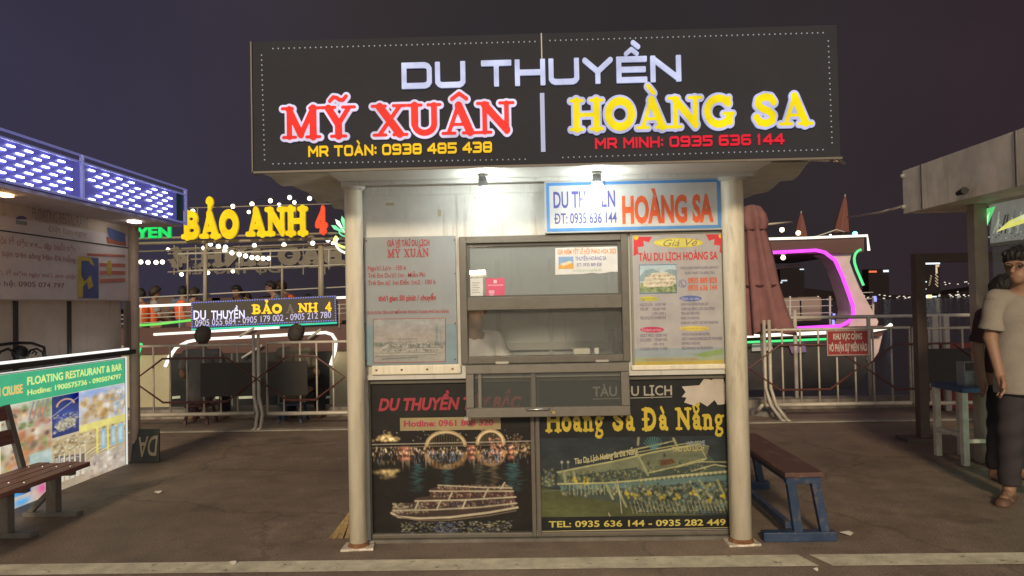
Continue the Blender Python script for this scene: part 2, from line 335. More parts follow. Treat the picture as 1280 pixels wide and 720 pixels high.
class Flat:                                                      # flat coloured shapes laid on an upright plane, each layer 0.6 mm higher
    def __init__(s, plane, off=.002): s.p = plane; s.off = off; s.v = []; s.f = []; s.c = []
    def _o(s, lay): return s.off+lay*.0006
    def uvpoly(s, uv, col, lay=0):
        n = len(s.v); s.v += [s.p.w(u, z, s._o(lay)) for u, z in uv]; s.f.append(list(range(n, n+len(uv)))); s.c.append(col)
    def poly(s, pts, col, lay=0): s.uvpoly([s.p.uv(*p) for p in pts], col, lay)
    def rect(s, x0, y0, x1, y1, col, lay=0):                    # axis aligned on the plane between two pixel corners
        u0, z0 = s.p.uv(x0, y0); u1, z1 = s.p.uv(x1, y1); s.uvpoly([(u0, z1), (u1, z1), (u1, z0), (u0, z0)], col, lay)
    def ell(s, cx, cy, rx, ry, col, lay=0, n=18, a0=0, a1=360):
        s.poly([(cx+rx*math.cos(R(a0+(a1-a0)*i/n)), cy-ry*math.sin(R(a0+(a1-a0)*i/n))) for i in range(n+(a1-a0 < 360))], col, lay)
    def line(s, pts, w, col, lay=0):
        for i, (a, b) in enumerate(zip(pts[:-1], pts[1:])):
            d = math.hypot(b[0]-a[0], b[1]-a[1]) or 1; nx, ny = -(b[1]-a[1])/d*w/2, (b[0]-a[0])/d*w/2
            s.poly([(a[0]+nx, a[1]+ny), (b[0]+nx, b[1]+ny), (b[0]-nx, b[1]-ny), (a[0]-nx, a[1]-ny)], col, lay+(i % 2)*.3)
    def arcline(s, cx, cy, rx, ry, a0, a1, w, col, lay=0, n=16):
        o = [(cx+(rx+w/2)*math.cos(R(a0+(a1-a0)*i/n)), cy-(ry+w/2)*math.sin(R(a0+(a1-a0)*i/n))) for i in range(n+1)]
        q = [(cx+(rx-w/2)*math.cos(R(a0+(a1-a0)*i/n)), cy-(ry-w/2)*math.sin(R(a0+(a1-a0)*i/n))) for i in range(n+1)]
        for i in range(n): s.poly([o[i], o[i+1], q[i+1], q[i]], col, lay)
    def text(s, t, A, B, top, col, lay=1, style='font', th=0, mirror=False, **kw):
        (v, fc, xa, xb) = font_text(t, **kw) if style == 'font' else stroke_text(t, style, **kw)
        if style == 'font': v = v/np.array([1, .98])
        ua, za = s.p.uv(*A); ub, zb = s.p.uv(*B); zt = s.p.uv((A[0]+B[0])/2, top)[1]; z0 = (za+zb)/2; hh = zt-z0
        U = (v[:, 0]-xa)/(xb-xa)
        if mirror: U = 1-U
        sp = (zb-za)/(ub-ua) if abs(ub-ua) > 1e-6 else 0; sp = sp if .035 < abs(sp) < 1 and s.p.a == 'Y' else 0
        U = ua+U*(ub-ua); Z = z0+v[:, 1]*hh+(U-(ua+ub)/2)*sp
        n = len(s.v); o = s._o(lay)
        s.v += [s.p.w(a, b, o+th) for a, b in zip(U, Z)]; s.f += [[i+n for i in f] for f in fc]; s.c += [col]*len(fc)
        if th:                                                   # side walls along the border edges
            cnt = {}
            for f in fc:
                for a, b in zip(f, f[1:]+f[:1]): cnt[(a, b)] = cnt.get((a, b), 0)+1
            n2 = len(s.v); s.v += [s.p.w(a, b, o) for a, b in zip(U, Z)]
            bd = [(a, b) for (a, b) in cnt if (b, a) not in cnt]
            s.f += [[b+n, a+n, a+n2, b+n2] for a, b in bd]; s.c += [tuple(c*.6 for c in col)]*len(bd)
    def build(s, name, m, parent=None): return mkobj(name, s.v, s.f, m, parent, False, s.c)
# ---- painted pictures: a fine grid of colours, one per vertex, for printed photographs
def PROJ(P):
    v = np.asarray(P, float)-_C; c = v@_F; return 640+CF*(v@_ri)/c, 360-CF*(v@_up)/c
class Ras:
    def __init__(s, x0, y0, x1, y1, k=1.3, base=(0, 0, 0), seed=1):
        s.x0, s.y0, s.k = x0, y0, k; s.W = int((x1-x0)*k)+1; s.Hh = int((y1-y0)*k)+1
        s.a = np.ones((s.Hh, s.W, 3))*np.array(base); s.Y, s.X = np.mgrid[0:s.Hh, 0:s.W]; s.X = s.X/k+x0; s.Y = s.Y/k+y0; s.r = np.random.default_rng(seed)
    def put(s, m, col, add=False):
        m = np.clip(m, 0, 1)[..., None]; c = np.array(col); s.a = s.a+m*c if add else s.a*(1-m)+m*c
    def blob(s, x, y, sx, sy, col, add=True):
        i0, i1 = max(0, int((x-3*sx-s.x0)*s.k)), min(s.W, int((x+3*sx-s.x0)*s.k)+2); j0, j1 = max(0, int((y-3*sy-s.y0)*s.k)), min(s.Hh, int((y+3*sy-s.y0)*s.k)+2)
        if i1 <= i0 or j1 <= j0: return
        g = np.exp(-((s.X[j0:j1, i0:i1]-x)/sx)**2-((s.Y[j0:j1, i0:i1]-y)/sy)**2)[..., None]; c = np.array(col)
        s.a[j0:j1, i0:i1] = s.a[j0:j1, i0:i1]+g*c if add else s.a[j0:j1, i0:i1]*(1-g)+g*c
    def specks(s, n, x0, x1, y0, y1, cols, s0=.5, s1=1.2, asp=1.0, add=False, fy=None):
        for i in range(n):
            x = s.r.uniform(x0, x1); y = s.r.uniform(y0, y1) if fy is None else fy(x)+s.r.uniform(y0, y1); z_ = s.r.uniform(s0, s1); c = cols[s.r.integers(len(cols))]; s.blob(x, y, z_, z_*asp, np.array(c)*s.r.uniform(.6, 1.1), add)
    def line(s, pts, w, col, add=False, soft=.5):
        d = np.full(s.a.shape[:2], 1e9)
        for a, b in zip(pts[:-1], pts[1:]):
            dx, dy = b[0]-a[0], b[1]-a[1]; t = np.clip(((s.X-a[0])*dx+(s.Y-a[1])*dy)/(dx*dx+dy*dy+1e-9), 0, 1); d = np.minimum(d, np.hypot(s.X-a[0]-t*dx, s.Y-a[1]-t*dy))
        s.put((w/2-d)/soft/2+.5, col, add)
    def poly(s, pts, col, soft=0):
        ins = np.zeros(s.a.shape[:2], bool)
        for a, b in zip(pts, pts[1:]+pts[:1]):
            if a[1] == b[1]: continue
            c = (a[1] > s.Y) != (b[1] > s.Y); ins ^= c & (s.X < (b[0]-a[0])*(s.Y-a[1])/(b[1]-a[1])+a[0])
        s.put(ins.astype(float), col)
    def arc(s, cx, cy, rx, ry, a0, a1, w, col, add=False, soft=.6): s.line([(cx+rx*math.cos(R(a0+(a1-a0)*i/24)), cy-ry*math.sin(R(a0+(a1-a0)*i/24))) for i in range(25)], w, col, add, soft)
    def noise(s, amt, n=9):
        for q in (n, n*3):
            g = s.r.uniform(-1, 1, (q+2, q+2)); u = (s.X-s.X.min())/(np.ptp(s.X)+1e-9)*q; v = (s.Y-s.Y.min())/(np.ptp(s.Y)+1e-9)*q; i, j = u.astype(int), v.astype(int); fu, fv = u-i, v-j
            f = g[j, i]*(1-fu)*(1-fv)+g[j, i+1]*fu*(1-fv)+g[j+1, i]*(1-fu)*fv+g[j+1, i+1]*fu*fv; s.a *= (1+amt*f)[..., None]
        s.a *= (1+amt*.5*s.r.standard_normal(s.a.shape[:2]))[..., None]
    def mesh(s, name, plane, off, m, parent, fn=None):
        W_, H_ = s.W, s.Hh; V = []
        for j in range(H_):
            for i in range(W_):
                u, z_ = fn(i/(W_-1), j/(H_-1)); V.append(plane.w(u, z_, off))
        F_ = [(j*W_+i, (j+1)*W_+i, (j+1)*W_+i+1, j*W_+i+1) for j in range(H_-1) for i in range(W_-1)]
        o = mkobj(name, V, F_, m, parent); me = o.data; ca = me.color_attributes.new('Col', 'FLOAT_COLOR', 'POINT'); c4 = np.ones((len(V), 4), np.float32); c4[:, :3] = np.clip(s.a, 0, 1).reshape(-1, 3); ca.data.foreach_set('color', c4.ravel()); return o
def rect_fn(plane, a, x0, y0, x1, y1):                           # uv of a straight-edged sheet; the raster's pixel frame is laid across it
    return lambda fu, fv: (a[0]+(a[1]-a[0])*fu, a[3]+(a[2]-a[3])*fv)
PRINT = printmat('printed_sheet'); PRINTG = printmat('glossy_print', rough=.22); LIT = printmat('backlit_print', emit=.95, rough=.4, dirt_hotspots=.05)

# ================================================================== SETTING
def ground_mat():
    m = bpy.data.materials.new('worn_asphalt'); m.use_nodes = True; nt = m.node_tree; b = nt.nodes['Principled BSDF']
    t = node(nt, 'ShaderNodeTexCoord')
    def noise(sc, d=6, r=.6):
        n = node(nt, 'ShaderNodeTexNoise'); n.inputs['Scale'].default_value = sc; n.inputs['Detail'].default_value = d; n.inputs['Roughness'].default_value = r
        nt.links.new(t.outputs['Object'], n.inputs['Vector']); return n
    n1 = noise(.55, 5); n2 = noise(90, 3, .7); n3 = noise(4, 8, .7)
    r1 = node(nt, 'ShaderNodeValToRGB'); r1.color_ramp.elements[0].position = .33; r1.color_ramp.elements[1].position = .68
    r1.color_ramp.elements[0].color = (.200, .152, .122, 1); r1.color_ramp.elements[1].color = (.315, .246, .198, 1)
    mx = node(nt, 'ShaderNodeMix', data_type='RGBA', blend_type='MULTIPLY'); mx.inputs[0].default_value = 1
    r2 = node(nt, 'ShaderNodeValToRGB'); r2.color_ramp.elements[0].position = .3; r2.color_ramp.elements[1].position = .72
    r2.color_ramp.elements[0].color = (.55, .55, .55, 1); r2.color_ramp.elements[1].color = (1.35, 1.32, 1.28, 1)
    mx2 = node(nt, 'ShaderNodeMix', data_type='RGBA', blend_type='MULTIPLY'); mx2.inputs[0].default_value = .8
    r3 = node(nt, 'ShaderNodeValToRGB'); r3.color_ramp.elements[0].position = .3; r3.color_ramp.elements[1].position = .7
    r3.color_ramp.elements[0].color = (.62, .6, .58, 1); r3.color_ramp.elements[1].color = (1.25, 1.22, 1.18, 1)
    nt.links.new(n1.outputs[0], r1.inputs[0]); nt.links.new(n2.outputs[0], r2.inputs[0]); nt.links.new(n3.outputs[0], r3.inputs[0])
    nt.links.new(r1.outputs[0], mx.inputs[6]); nt.links.new(r2.outputs[0], mx.inputs[7])
    nt.links.new(mx.outputs[2], mx2.inputs[6]); nt.links.new(r3.outputs[0], mx2.inputs[7]); 
    vo = node(nt, 'ShaderNodeTexVoronoi', feature='DISTANCE_TO_EDGE'); vo.inputs['Scale'].default_value = .42
    wv = node(nt, 'ShaderNodeVectorMath', operation='ADD'); nw = noise(2.4, 4); sc = node(nt, 'ShaderNodeVectorMath', operation='SCALE'); sc.inputs['Scale'].default_value = .5
    nt.links.new(nw.outputs['Color'], sc.inputs[0]); nt.links.new(t.outputs['Object'], wv.inputs[0]); nt.links.new(sc.outputs[0], wv.inputs[1]); nt.links.new(wv.outputs[0], vo.inputs['Vector'])
    cr = node(nt, 'ShaderNodeMapRange'); cr.inputs[1].default_value = .004; cr.inputs[2].default_value = .012; cr.inputs[3].default_value = .78; cr.inputs[4].default_value = 1
    nt.links.new(vo.outputs['Distance'], cr.inputs[0])
    ns = noise(1.3, 6, .7); sr = node(nt, 'ShaderNodeMapRange'); sr.inputs[1].default_value = .57; sr.inputs[2].default_value = .66; sr.inputs[3].default_value = 1; sr.inputs[4].default_value = .74; nt.links.new(ns.outputs[0], sr.inputs[0])
    nb = noise(7, 9, .8); br_ = node(nt, 'ShaderNodeMapRange'); br_.inputs[1].default_value = .60; br_.inputs[2].default_value = .70; br_.inputs[3].default_value = 1; br_.inputs[4].default_value = 1.4; nt.links.new(nb.outputs[0], br_.inputs[0])
    m1 = node(nt, 'ShaderNodeMath', operation='MULTIPLY'); m2 = node(nt, 'ShaderNodeMath', operation='MULTIPLY'); nt.links.new(cr.outputs[0], m1.inputs[0]); nt.links.new(sr.outputs[0], m1.inputs[1]); nt.links.new(m1.outputs[0], m2.inputs[0]); nt.links.new(br_.outputs[0], m2.inputs[1])
    fs_ = node(nt, 'ShaderNodeVectorMath', operation='SCALE'); nt.links.new(mx2.outputs[2], fs_.inputs[0]); nt.links.new(m2.outputs[0], fs_.inputs['Scale']); nt.links.new(fs_.outputs[0], b.inputs['Base Color'])
    q = node(nt, 'ShaderNodeMapRange'); q.inputs[3].default_value = .36; q.inputs[4].default_value = .95; nt.links.new(n3.outputs[0], q.inputs[0]); nt.links.new(q.outputs[0], b.inputs['Roughness'])
    bp = node(nt, 'ShaderNodeBump'); bp.inputs['Strength'].default_value = .55; bp.inputs['Distance'].default_value = .012
    nt.links.new(n2.outputs[0], bp.inputs['Height']); nt.links.new(bp.outputs[0], b.inputs['Normal'])
    return m
def worn_paint(name, col, lo, hi, sc=14):
    m = mat(name, col, .7, var=.25, scale=8, bump=.3, bscale=80); nt = m.node_tree; b = nt.nodes['Principled BSDF']
    t = node(nt, 'ShaderNodeTexCoord'); n = node(nt, 'ShaderNodeTexNoise'); n.inputs['Scale'].default_value = sc; n.inputs['Detail'].default_value = 9; n.inputs['Roughness'].default_value = .75
    r = node(nt, 'ShaderNodeValToRGB'); r.color_ramp.elements[0].position = lo; r.color_ramp.elements[1].position = hi
    nt.links.new(t.outputs['Object'], n.inputs['Vector']); nt.links.new(n.outputs[0], r.inputs[0]); nt.links.new(r.outputs[0], b.inputs['Alpha']); return m
QY = 9.75                                                        # the quay edge
structure(MB().box(-80, 80, -60, QY, -.6, 0).build('ground', ground_mat()))
structure(MB().add([(-900, QY+.01, -1.1), (900, QY+.01, -1.1), (900, 900, -1.1), (-900, 900, -1.1)], [(0, 1, 2, 3)]).build('water', mat('river_water', (.012, .014, .02), .12, var=.2, bump=.5, bscale=2.2)))
structure(MB().box(-80, 80, QY, QY+.3, -1.4, .12).build('quay_edge', mat('quay_concrete', (.26, .23, .2), .85, var=.3, bump=.3)))
structure(MB().box(-30, 30, 8.62, 8.74, .004, .02).build('kerb_strip', mat('kerb_concrete', (.3, .27, .23), .85, var=.3, bump=.3)))
PAINT = worn_paint('worn_road_paint', (.62, .57, .44), .31, .42)
z = .004
la = PG(1000, 697)[0]
structure(MB().add([(-12, 4.17, z), (la, 4.21, z), (la+.05, 4.03, z), (-12, 4.02, z)], [(3, 2, 1, 0)]).build('road_marking', PAINT))
structure(MB().add([(la+.06, 4.21, z), (12, 4.17, z), (12, 4.0, z), (la+.12, 4.03, z)], [(3, 2, 1, 0)]).build('road_marking', PAINT))
structure(MB().add([(-6, 6.92, z), (-1.2, 6.98, z), (-1.2, 7.03, z), (-6, 6.97, z)], [(0, 1, 2, 3)]).build('road_marking', worn_paint('faded_road_paint', (.5, .45, .36), .5, .62, 20)))
far = MB(); pts = [(-900, 0)]
for i in range(60): pts.append((-900+i*30.5, 5+6*math.sin(i*.7)+random.uniform(0, 6)))
pts.append((900, 0)); far.prism([(x, 820, zz-1.1) for x, zz in pts], (0, 60, 0))
structure(far.build('far_shore', mat('far_shore_dark', (.018, .014, .016), .95, spec=0)))
def sun_free(): pass

# ================================================================== KIOSK
WY = 4.50                                                        # wall plane
PW = Plane('Y', WY); PS = Plane('Y', 3.92); PP = Plane('Y', 4.53); PH = Plane('Y', 4.44)
WHITE = mat('white_enamel', (.60, .595, .56), .42, var=.1, scale=5, bump=.08, bscale=12)
COLW = mat('column_enamel', (.78, .72, .58), .38, var=.12, scale=4, stretch=(6, 6, 1))
ALU = mat('taupe_aluminium', (.125, .112, .092), .42, metal=.0, var=.08, scale=8)
DARKALU = mat('dark_aluminium', (.07, .064, .056), .5)  # darker tone for the glazing beads and one mullion
GREYW = mat('grey_panel', (.74, .76, .76), .6, var=.08, scale=3)
STEEL = mat('bright_steel', (.6, .58, .54), .28, metal=1)
BLACK = mat('black_plastic', (.02, .02, .02), .45)
GLASS = mat('window_glass', (.46, .50, .49), .06, alpha=.33, spec=.6)
RUST = mat('rust', (.20, .09, .04), .9, var=.4, scale=30)
for m__ in (WHITE, COLW): weather(m__)
weather(ALU, (.06, .05, .04), .5, .75, .6, (3, 3, 3)); weather(GREYW, (.4, .4, .38))
KB = thing('ticket_kiosk', 'small white ticket kiosk on two round columns under a wide black sign', 'kiosk', (.08, 4.9, 0))
xl, xr, yb = -.985, 1.155, 6.0
wl = PW.uv(574, 297)[0]; wr = PW.uv(784, 297)[0]; wt = PW.uv(680, 294)[1]; wb = PW.uv(680, 453)[1]; ptop = PW.uv(600, 466)[1]
# walls
m_ = MB(); m_.box(xl, wl, WY, WY+.04, ptop, 2.11); m_.box(wr, xr, WY, WY+.04, ptop, 2.11); m_.box(wl, wr, WY, WY+.04, wt, 2.11); m_.box(wl, wr, WY, WY+.04, ptop, wb)
m_.build('front_wall', WHITE, KB)
MB().box(xl-.03, xl, WY, yb, 0.02, 2.11).build('side_wall', WHITE, KB); MB().box(xr, xr+.03, WY, yb, .02, 2.11).build('side_wall', WHITE, KB)
bw = MB(); bw.box(xl, xr, yb, yb+.03, .05, 2.11); bwo = bw.build('back_wall', GREYW, KB)
for (a, b) in ((620, 626), (686, 690), (757, 761)):
    MB().box(PY(a, 400, yb-.03)[0], PY(b, 400, yb-.03)[0], yb-.04, yb, .9, 1.75).build('window_mullion', mat('pale_rail', (.6, .62, .6), .5), bwo)
za, zb_ = PY(680, 428, yb-.03)[2], PY(680, 437, yb-.03)[2]
MB().box(xl, xr, yb-.05, yb, zb_, za).build('window_rail', MATS['pale_rail'], bwo)
MB().box(xl, xr, WY+.04, yb, .02, .05).build('inner_floor', mat('inner_floor', (.3, .28, .26), .7), KB)
MB().box(xl+.02, xr-.02, WY+.06, WY+.5, ptop-.06, ptop-.02).build('counter', mat('counter_top', (.5, .48, .44), .4), KB)
MB().box(xl-.02, xr+.02, WY-.015, WY, ptop-.03, ptop).build('sill', WHITE, KB)
st = MB(); st.box(xl+.03, wl-.002, WY-.035, WY-.001, ptop, ptop+.055); st.build('sill_trim', COLW, KB, bevel=.006)
st = MB(); st.box(wr+.004, xr-.03, WY-.03, WY-.001, ptop, ptop+.03); st.build('sill_trim', COLW, KB, bevel=.006)
for u in np.linspace(xl+.06, wl-.05, 4): MB().lathe([(.006, -.004), (.006, .004)], (u, WY-.038, ptop+.03), 8).build('screw', RUST, KB)
# upper wall seams and band
MB().box(xl, xr, WY-.012, WY-.001, 2.06, 2.11).build('cornice', WHITE, KB)
# lower frames round the posters
plx0, plz1 = PP.uv(458, 472); plx1, plz0 = PP.uv(667, 673); prx0, prz1 = PP.uv(672, 467); prx1, prz0 = PP.uv(917, 669)
plz1 = ptop-.035; prz1 = ptop-.035; plz0 = min(plz0, prz0)+.012
def frame(x0, x1, z0, z1, w, y0, y1): return MB().box(x0, x0+w, y0, y1, z0, z1).box(x1-w, x1, y0, y1, z0, z1).box(x0+w, x1-w, y0, y1, z0, z0+w).box(x0+w, x1-w, y0, y1, z1-w, z1)
plm = (plx1+prx0)/2
frame(plx0, plm-.003, plz0, plz1, .024, 4.518, 4.548).build('panel_frame', ALU, KB, bevel=.003); frame(plm+.003, prx1, plz0, plz1, .024, 4.518, 4.548).build('panel_frame', ALU, KB, bevel=.003)
MB().box(xl-.02, xr+.03, 4.55, 4.62, 0, ptop-.031).build('base_wall', mat('base_grey', (.18, .17, .155), .8, var=.2), KB)
MB().box(xl-.02, xr+.03, 4.50, 4.549, 0.0, plz0-.004).build('plinth', mat('plinth_concrete', (.16, .145, .125), .9, var=.3, bump=.3), KB)
# columns with base plates
for (x, y, r) in ((PY(445, 500, 4.42)[0], 4.43, .0515), (PY(922.5, 500, 4.42)[0], 4.43, .0615)):
    c = MB().lathe([(r, .012), (r, 2.06), (r, 2.11)], (x, y, 0), 28).build('column', COLW, KB, smooth=False)
    for p in c.data.polygons:
        if len(p.vertices) == 4: p.use_smooth = True
    bp_ = MB(); ring = []
    for k in range(4): ring.append((x+(.088+.012*math.sin(k*2.1))*(-1 if k in (0, 3) else 1), y+(.07+.01*math.cos(k*3))*(-1 if k < 2 else 1), 0))
    bp_.prism(ring, (0, 0, .014)).build('base_plate', mat('chipped_plate', (.62, .56, .46), .6, var=.45, scale=25), c, bevel=.004)
    MB().lathe([(r+.012, .014), (r+.006, .02), (r+.002, .035)], (x, y, 0), 20).build('weld_collar', RUST, c)
    MB().lathe([(r+.004, 2.085), (r+.02, 2.10), (r+.02, 2.112)], (x, y, 0), 20).build('cap_plate', WHITE, c)
# roof: slab, soffit, rafters, wrinkled film
zs = 2.115
fx0, fx1 = PS.uv(316, 130)[0], PS.uv(1048.5, 110)[0]; fzb = (PS.uv(318, 215)[1]+PS.uv(1050, 195)[1])/2; fzt = (PS.uv(313, 53)[1]+PS.uv(1047, 30)[1])/2
roof = MB().box(fx0+.02, fx1-.02, 4.06, 6.35, fzb+.05, fzb+.16).build('roof', mat('roof_sheet', (.22, .21, .2), .7, var=.2), KB)
def film(x0, x1, y0, y1, nx, ny, amp, seed, name, drop=0.0):
    r = np.random.default_rng(seed); ph = r.uniform(0, 6.3, 12); fr = r.uniform(3, 16, 12); dirx = r.uniform(-.35, .35, 12)
    v = []; f = []
    for j in range(ny+1):
        for i in range(nx+1):
            x = x0+(x1-x0)*i/nx; y = y0+(y1-y0)*j/ny
            zz = sum(math.sin(fr[k]*(y+dirx[k]*x*2)+ph[k])/(1+k*.3) for k in range(12))*amp
            edge = min(1, min(j, ny-j)/2+.15); v.append((x, y, fzb+.012+zz*edge-drop*abs(i/nx)*edge))
    for j in range(ny):
        for i in range(nx): a = j*(nx+1)+i; f.append((a, a+1, a+nx+2, a+nx+1))
    return mkobj(name, v, f, mat('soffit_film', (.62, .60, .53), .42, var=.18, scale=9, spec=.6), KB, True)
film(fx0+.01, xl-.1, 4.005, 6.2, 12, 90, .016, 3, 'soffit_film'); film(xr+.12, fx1-.01, 4.005, 6.2, 12, 90, .014, 8, 'soffit_film')
MB().box(xl-.1, xr+.12, 4.005, WY+.03, fzb+.002, fzb+.03).build('soffit', mat('soffit_white', (.6, .59, .55), .45, var=.08), KB)
sb = MB(); sb.box(xl-.1, xr+.12, 4.33, 4.36, fzb-.02, fzb+.001); sb.build('soffit_joint', WHITE, KB)
MB().box(fx0+.03, fx1-.03, 4.45, 6.2, fzb+.036, fzb+.048).build('ceiling_board', GREYW, KB)

# window: fixed upper pane, sliding lower pane
wf = thing('kiosk_window', 'taupe aluminium kiosk window with fixed upper pane and open lower half', 'window', (float((wl+wr)/2), WY, float(wb)))
wm0 = PW.uv(680, 384)[1]; wm1 = PW.uv(680, 371)[1]
f_ = frame(wl, wr, wb, wt, .042, WY-.03, WY+.05); f_.box(wl+.042, wr-.042, WY-.028, WY+.045, wm0-.012, wm1+.004)
f_.build('window_frame', ALU, wf, bevel=.004)
inner = MB(); inner.box(wl+.042, wr-.042, WY-.012, WY+.02, wm1+.004, wm1+.014); inner.box(wl+.042, wr-.042, WY-.012, WY+.02, wt-.06, wt-.042)
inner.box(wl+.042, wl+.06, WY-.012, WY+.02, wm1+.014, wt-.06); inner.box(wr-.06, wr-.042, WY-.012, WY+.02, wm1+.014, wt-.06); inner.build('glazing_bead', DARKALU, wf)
MB().box(wl+.06, wr-.06, WY+.002, WY+.006, wm1+.014, wt-.06).build('glass_pane', GLASS, wf)
MB().box(wl+.042, wr-.042, WY+.03, WY+.034, wb+.042, wm0-.012).build('glass_pane', mat('clear_glass', (.42, .46, .45), .04, alpha=.09), wf)
for px_ in (628, 752): 
    MB().box(PW.uv(px_-8, 453)[0], PW.uv(px_+8, 453)[0], WY-.045, WY-.031, wb+.0, wb+.012).build('hinge', STEEL, wf)
# hatch sash hanging open below the window
hx0 = PH.uv(582, 455)[0]; hx1 = PH.uv(786, 455)[0]; hzt = wb-.004; hzb = PH.uv(685, 520)[1]
ht = thing('drop_hatch', 'glazed taupe hatch hanging open below the kiosk window', 'hatch', (float((hx0+hx1)/2), WY-.03, float(hzb)))
def tilt(y, zz): return (WY-.035-(hzt-zz)*.10)+y
def tbox(mb, x0, x1, z0, z1, d0, d1):
    p = [(x, tilt(d, zz), zz) for zz in (z0, z1) for d in (d0, d1) for x in (x0, x1)]
    mb.add(p, [(0, 1, 5, 4), (1, 3, 7, 5), (3, 2, 6, 7), (2, 0, 4, 6), (0, 2, 3, 1), (4, 5, 7, 6)]); return mb
hm = MB(); tb = .05
tbox(hm, hx0, hx1, hzt-.052, hzt, -.03, .004); tbox(hm, hx0, hx1, hzb, hzb+.056, -.03, .004); tbox(hm, hx0, hx0+.048, hzb+.056, hzt-.052, -.03, .004); tbox(hm, hx1-.05, hx1, hzb+.056, hzt-.052, -.03, .004)
hm.build('sash_frame', ALU, ht, bevel=.004)
tbox(MB(), hx0+.048, hx1-.05, hzb+.056, hzt-.052, -.012, -.008).build('glass_pane', mat('hatch_glass', (.12, .13, .12), .06, alpha=.3, spec=.5), ht)
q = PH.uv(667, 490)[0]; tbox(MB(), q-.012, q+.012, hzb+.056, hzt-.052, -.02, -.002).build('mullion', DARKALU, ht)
q = PH.uv(600, 490)[0]; tbox(MB(), q-.009, q+.009, hzb+.056, hzt-.052, -.018, -.002).build('mullion', ALU, ht)
q0, q1 = PH.uv(658, 510)[0], PH.uv(687, 510)[0]; zz = hzb+.045; hy = tilt(-.045, zz)
MB().tube([(q0, hy+.02, zz), (q0+.005, hy, zz), (q1-.005, hy, zz), (q1, hy+.02, zz)], .006, 8).build('pull_handle', STEEL, ht, True)
q = PH.uv(692, 514)[0]; MB().box(q-.008, q+.008, hy+.004, hy+.02, zz-.028, zz-.012).build('latch', mat('brass', (.7, .5, .2), .3, metal=1), ht)
MB().box(hx0-.012, hx0+.012, tilt(-.04, hzb+.01), tilt(0, hzb+.01), hzb-.012, hzb+.006).build('corner_stop', STEEL, ht)

for i, (x_, z_, w_, h_) in enumerate(((-.86, 2.0, .05, .018), (-.55, 1.93, .02, .04), (-.33, 2.03, .06, .016))): MB().box(x_, x_+w_, WY-.0016, WY-.0008, z_, z_+h_).build('tape_mark', mat('old_tape', (.44, .38, .26), .5), KB)
# ---- the big sign
SG = thing('roof_sign', 'wide black roof sign with glowing white red and yellow lettering', 'sign', (.08, 3.96, float(fzb)))
MB().box(fx0, fx1, 3.92, 4.0, fzb, fzt).build('sign_board', mat('black_panel', (.038, .040, .052), .75, var=.12, scale=3, spec=.15), SG, bevel=.003)
tr = MB().box(fx0-.006, fx1+.006, 3.914, 3.925, fzb-.012, fzb-.001).box(fx0-.008, fx0-.001, 3.914, 4.0, fzb-.012, fzt).build('edge_trim', mat('trim_alu', (.16, .14, .115), .5), SG)
MB().box(fx1+.004, fx1+.03, 4.0, 4.03, fzb-.01, fzb+.44).build('side_batten', mat('yellowed_wood', (.5, .4, .24), .7, var=.2), SG)
MB().tube([(fx1-.02, 3.93, fzb-.004), (fx1+.06, 4.02, fzb-.016)], .008, 8).build('bracket', STEEL, SG)
sx = PS.uv(677, 60)[0]; MB().box(sx-.003, sx+.003, 3.9155, 3.921, PS.uv(677, 77)[1], fzt).build('panel_seam', mat('seam_pale', (.5, .5, .52), .5), SG)
MB().box(PS.uv(675.5, 150)[0], PS.uv(681, 150)[0], 3.908, 3.919, PS.uv(678, 190)[1], PS.uv(678, 117)[1]).build('divider_light', glow('divider_glow', (.66, .68, .95), .62), SG)
LW = printmat('letter_white', emit=.74, rough=.4, dirt_hotspots=.22); LR = printmat('letter_red', emit=.8, rough=.4, dirt_hotspots=.16)  # colour noise in these letters paints in LED hot spots
def sign_text(name, t, A, B, top, col, m, style, th=.012, lay=2, **kw):
    f = Flat(PS, .001); f.text(t, A, B, top, col, lay, style, th=th, **kw); return f.build(name, m, SG)
sign_text('white_lettering', 'DU THUYỀN', (503, 112), (851, 102.5), 74.5, (.62, .68, 1.0), LW, 'sq', res=30, wsq=1.12, rsq=.108)
def outlined(nm, t, A, B, top, col, outc):
    o = sign_text(nm+'_outline', t, A, B, top, outc, LW, 'slab', th=.012, lay=2, grow=.062, res=30)
    f = Flat(PS, .001); f.text(t, A, B, top, col, 2, 'slab', th=.0, res=30, grow=-.012); 
    v = [(x, y-.017, z) for x, y, z in f.v]; mkobj(nm+'_face', v, f.f, LR, o, False, f.c)
outlined('red_lettering', 'MỸ XUÂN', (351, 175), (646, 168), 131, (.92, .03, .02), (.80, .74, .98))
outlined('yellow_lettering', 'HOÀNG SA', (710, 165.5), (1017, 157), 121, (.95, .76, .005), (.56, .58, .92))
sign_text('amber_number', 'MR TOÀN: 0938 485 438', (386, 197), (615, 190.5), 180, (.92, .55, .015), printmat('letter_amber', emit=.85), 'sq', th=.006, res=20, rsq=.11, wsq=.85)
sign_text('crimson_number', 'MR MINH: 0935 636 144', (744, 187.5), (980, 180), 170, (.75, .015, .04), printmat('letter_crimson', emit=.8), 'sq', th=.006, res=20, rsq=.11, wsq=.85)
dot = MB(); 
def dots(a, b, n, dim):
    for i in range(n):
        t = (i+.5)/n; u, zz = PS.uv(a[0]+(b[0]-a[0])*t, a[1]+(b[1]-a[1])*t)
        dot.box(u-.0028, u+.0028, 3.916, 3.9195, zz-.0028, zz+.0028)
dots((338, 61), (672, 52), 50, 1); dots((684, 51), (1032, 41), 52, 1); dots((327, 66), (331, 203), 22, 1); dots((338, 205), (660, 199), 46, 1); dots((700, 197), (1032, 187), 48, 1); dots((1035, 48), (1040, 182), 20, 1)
stuff(dot.build('led_points', glow('led_point_glow', (.75, .75, .8), .42), SG))

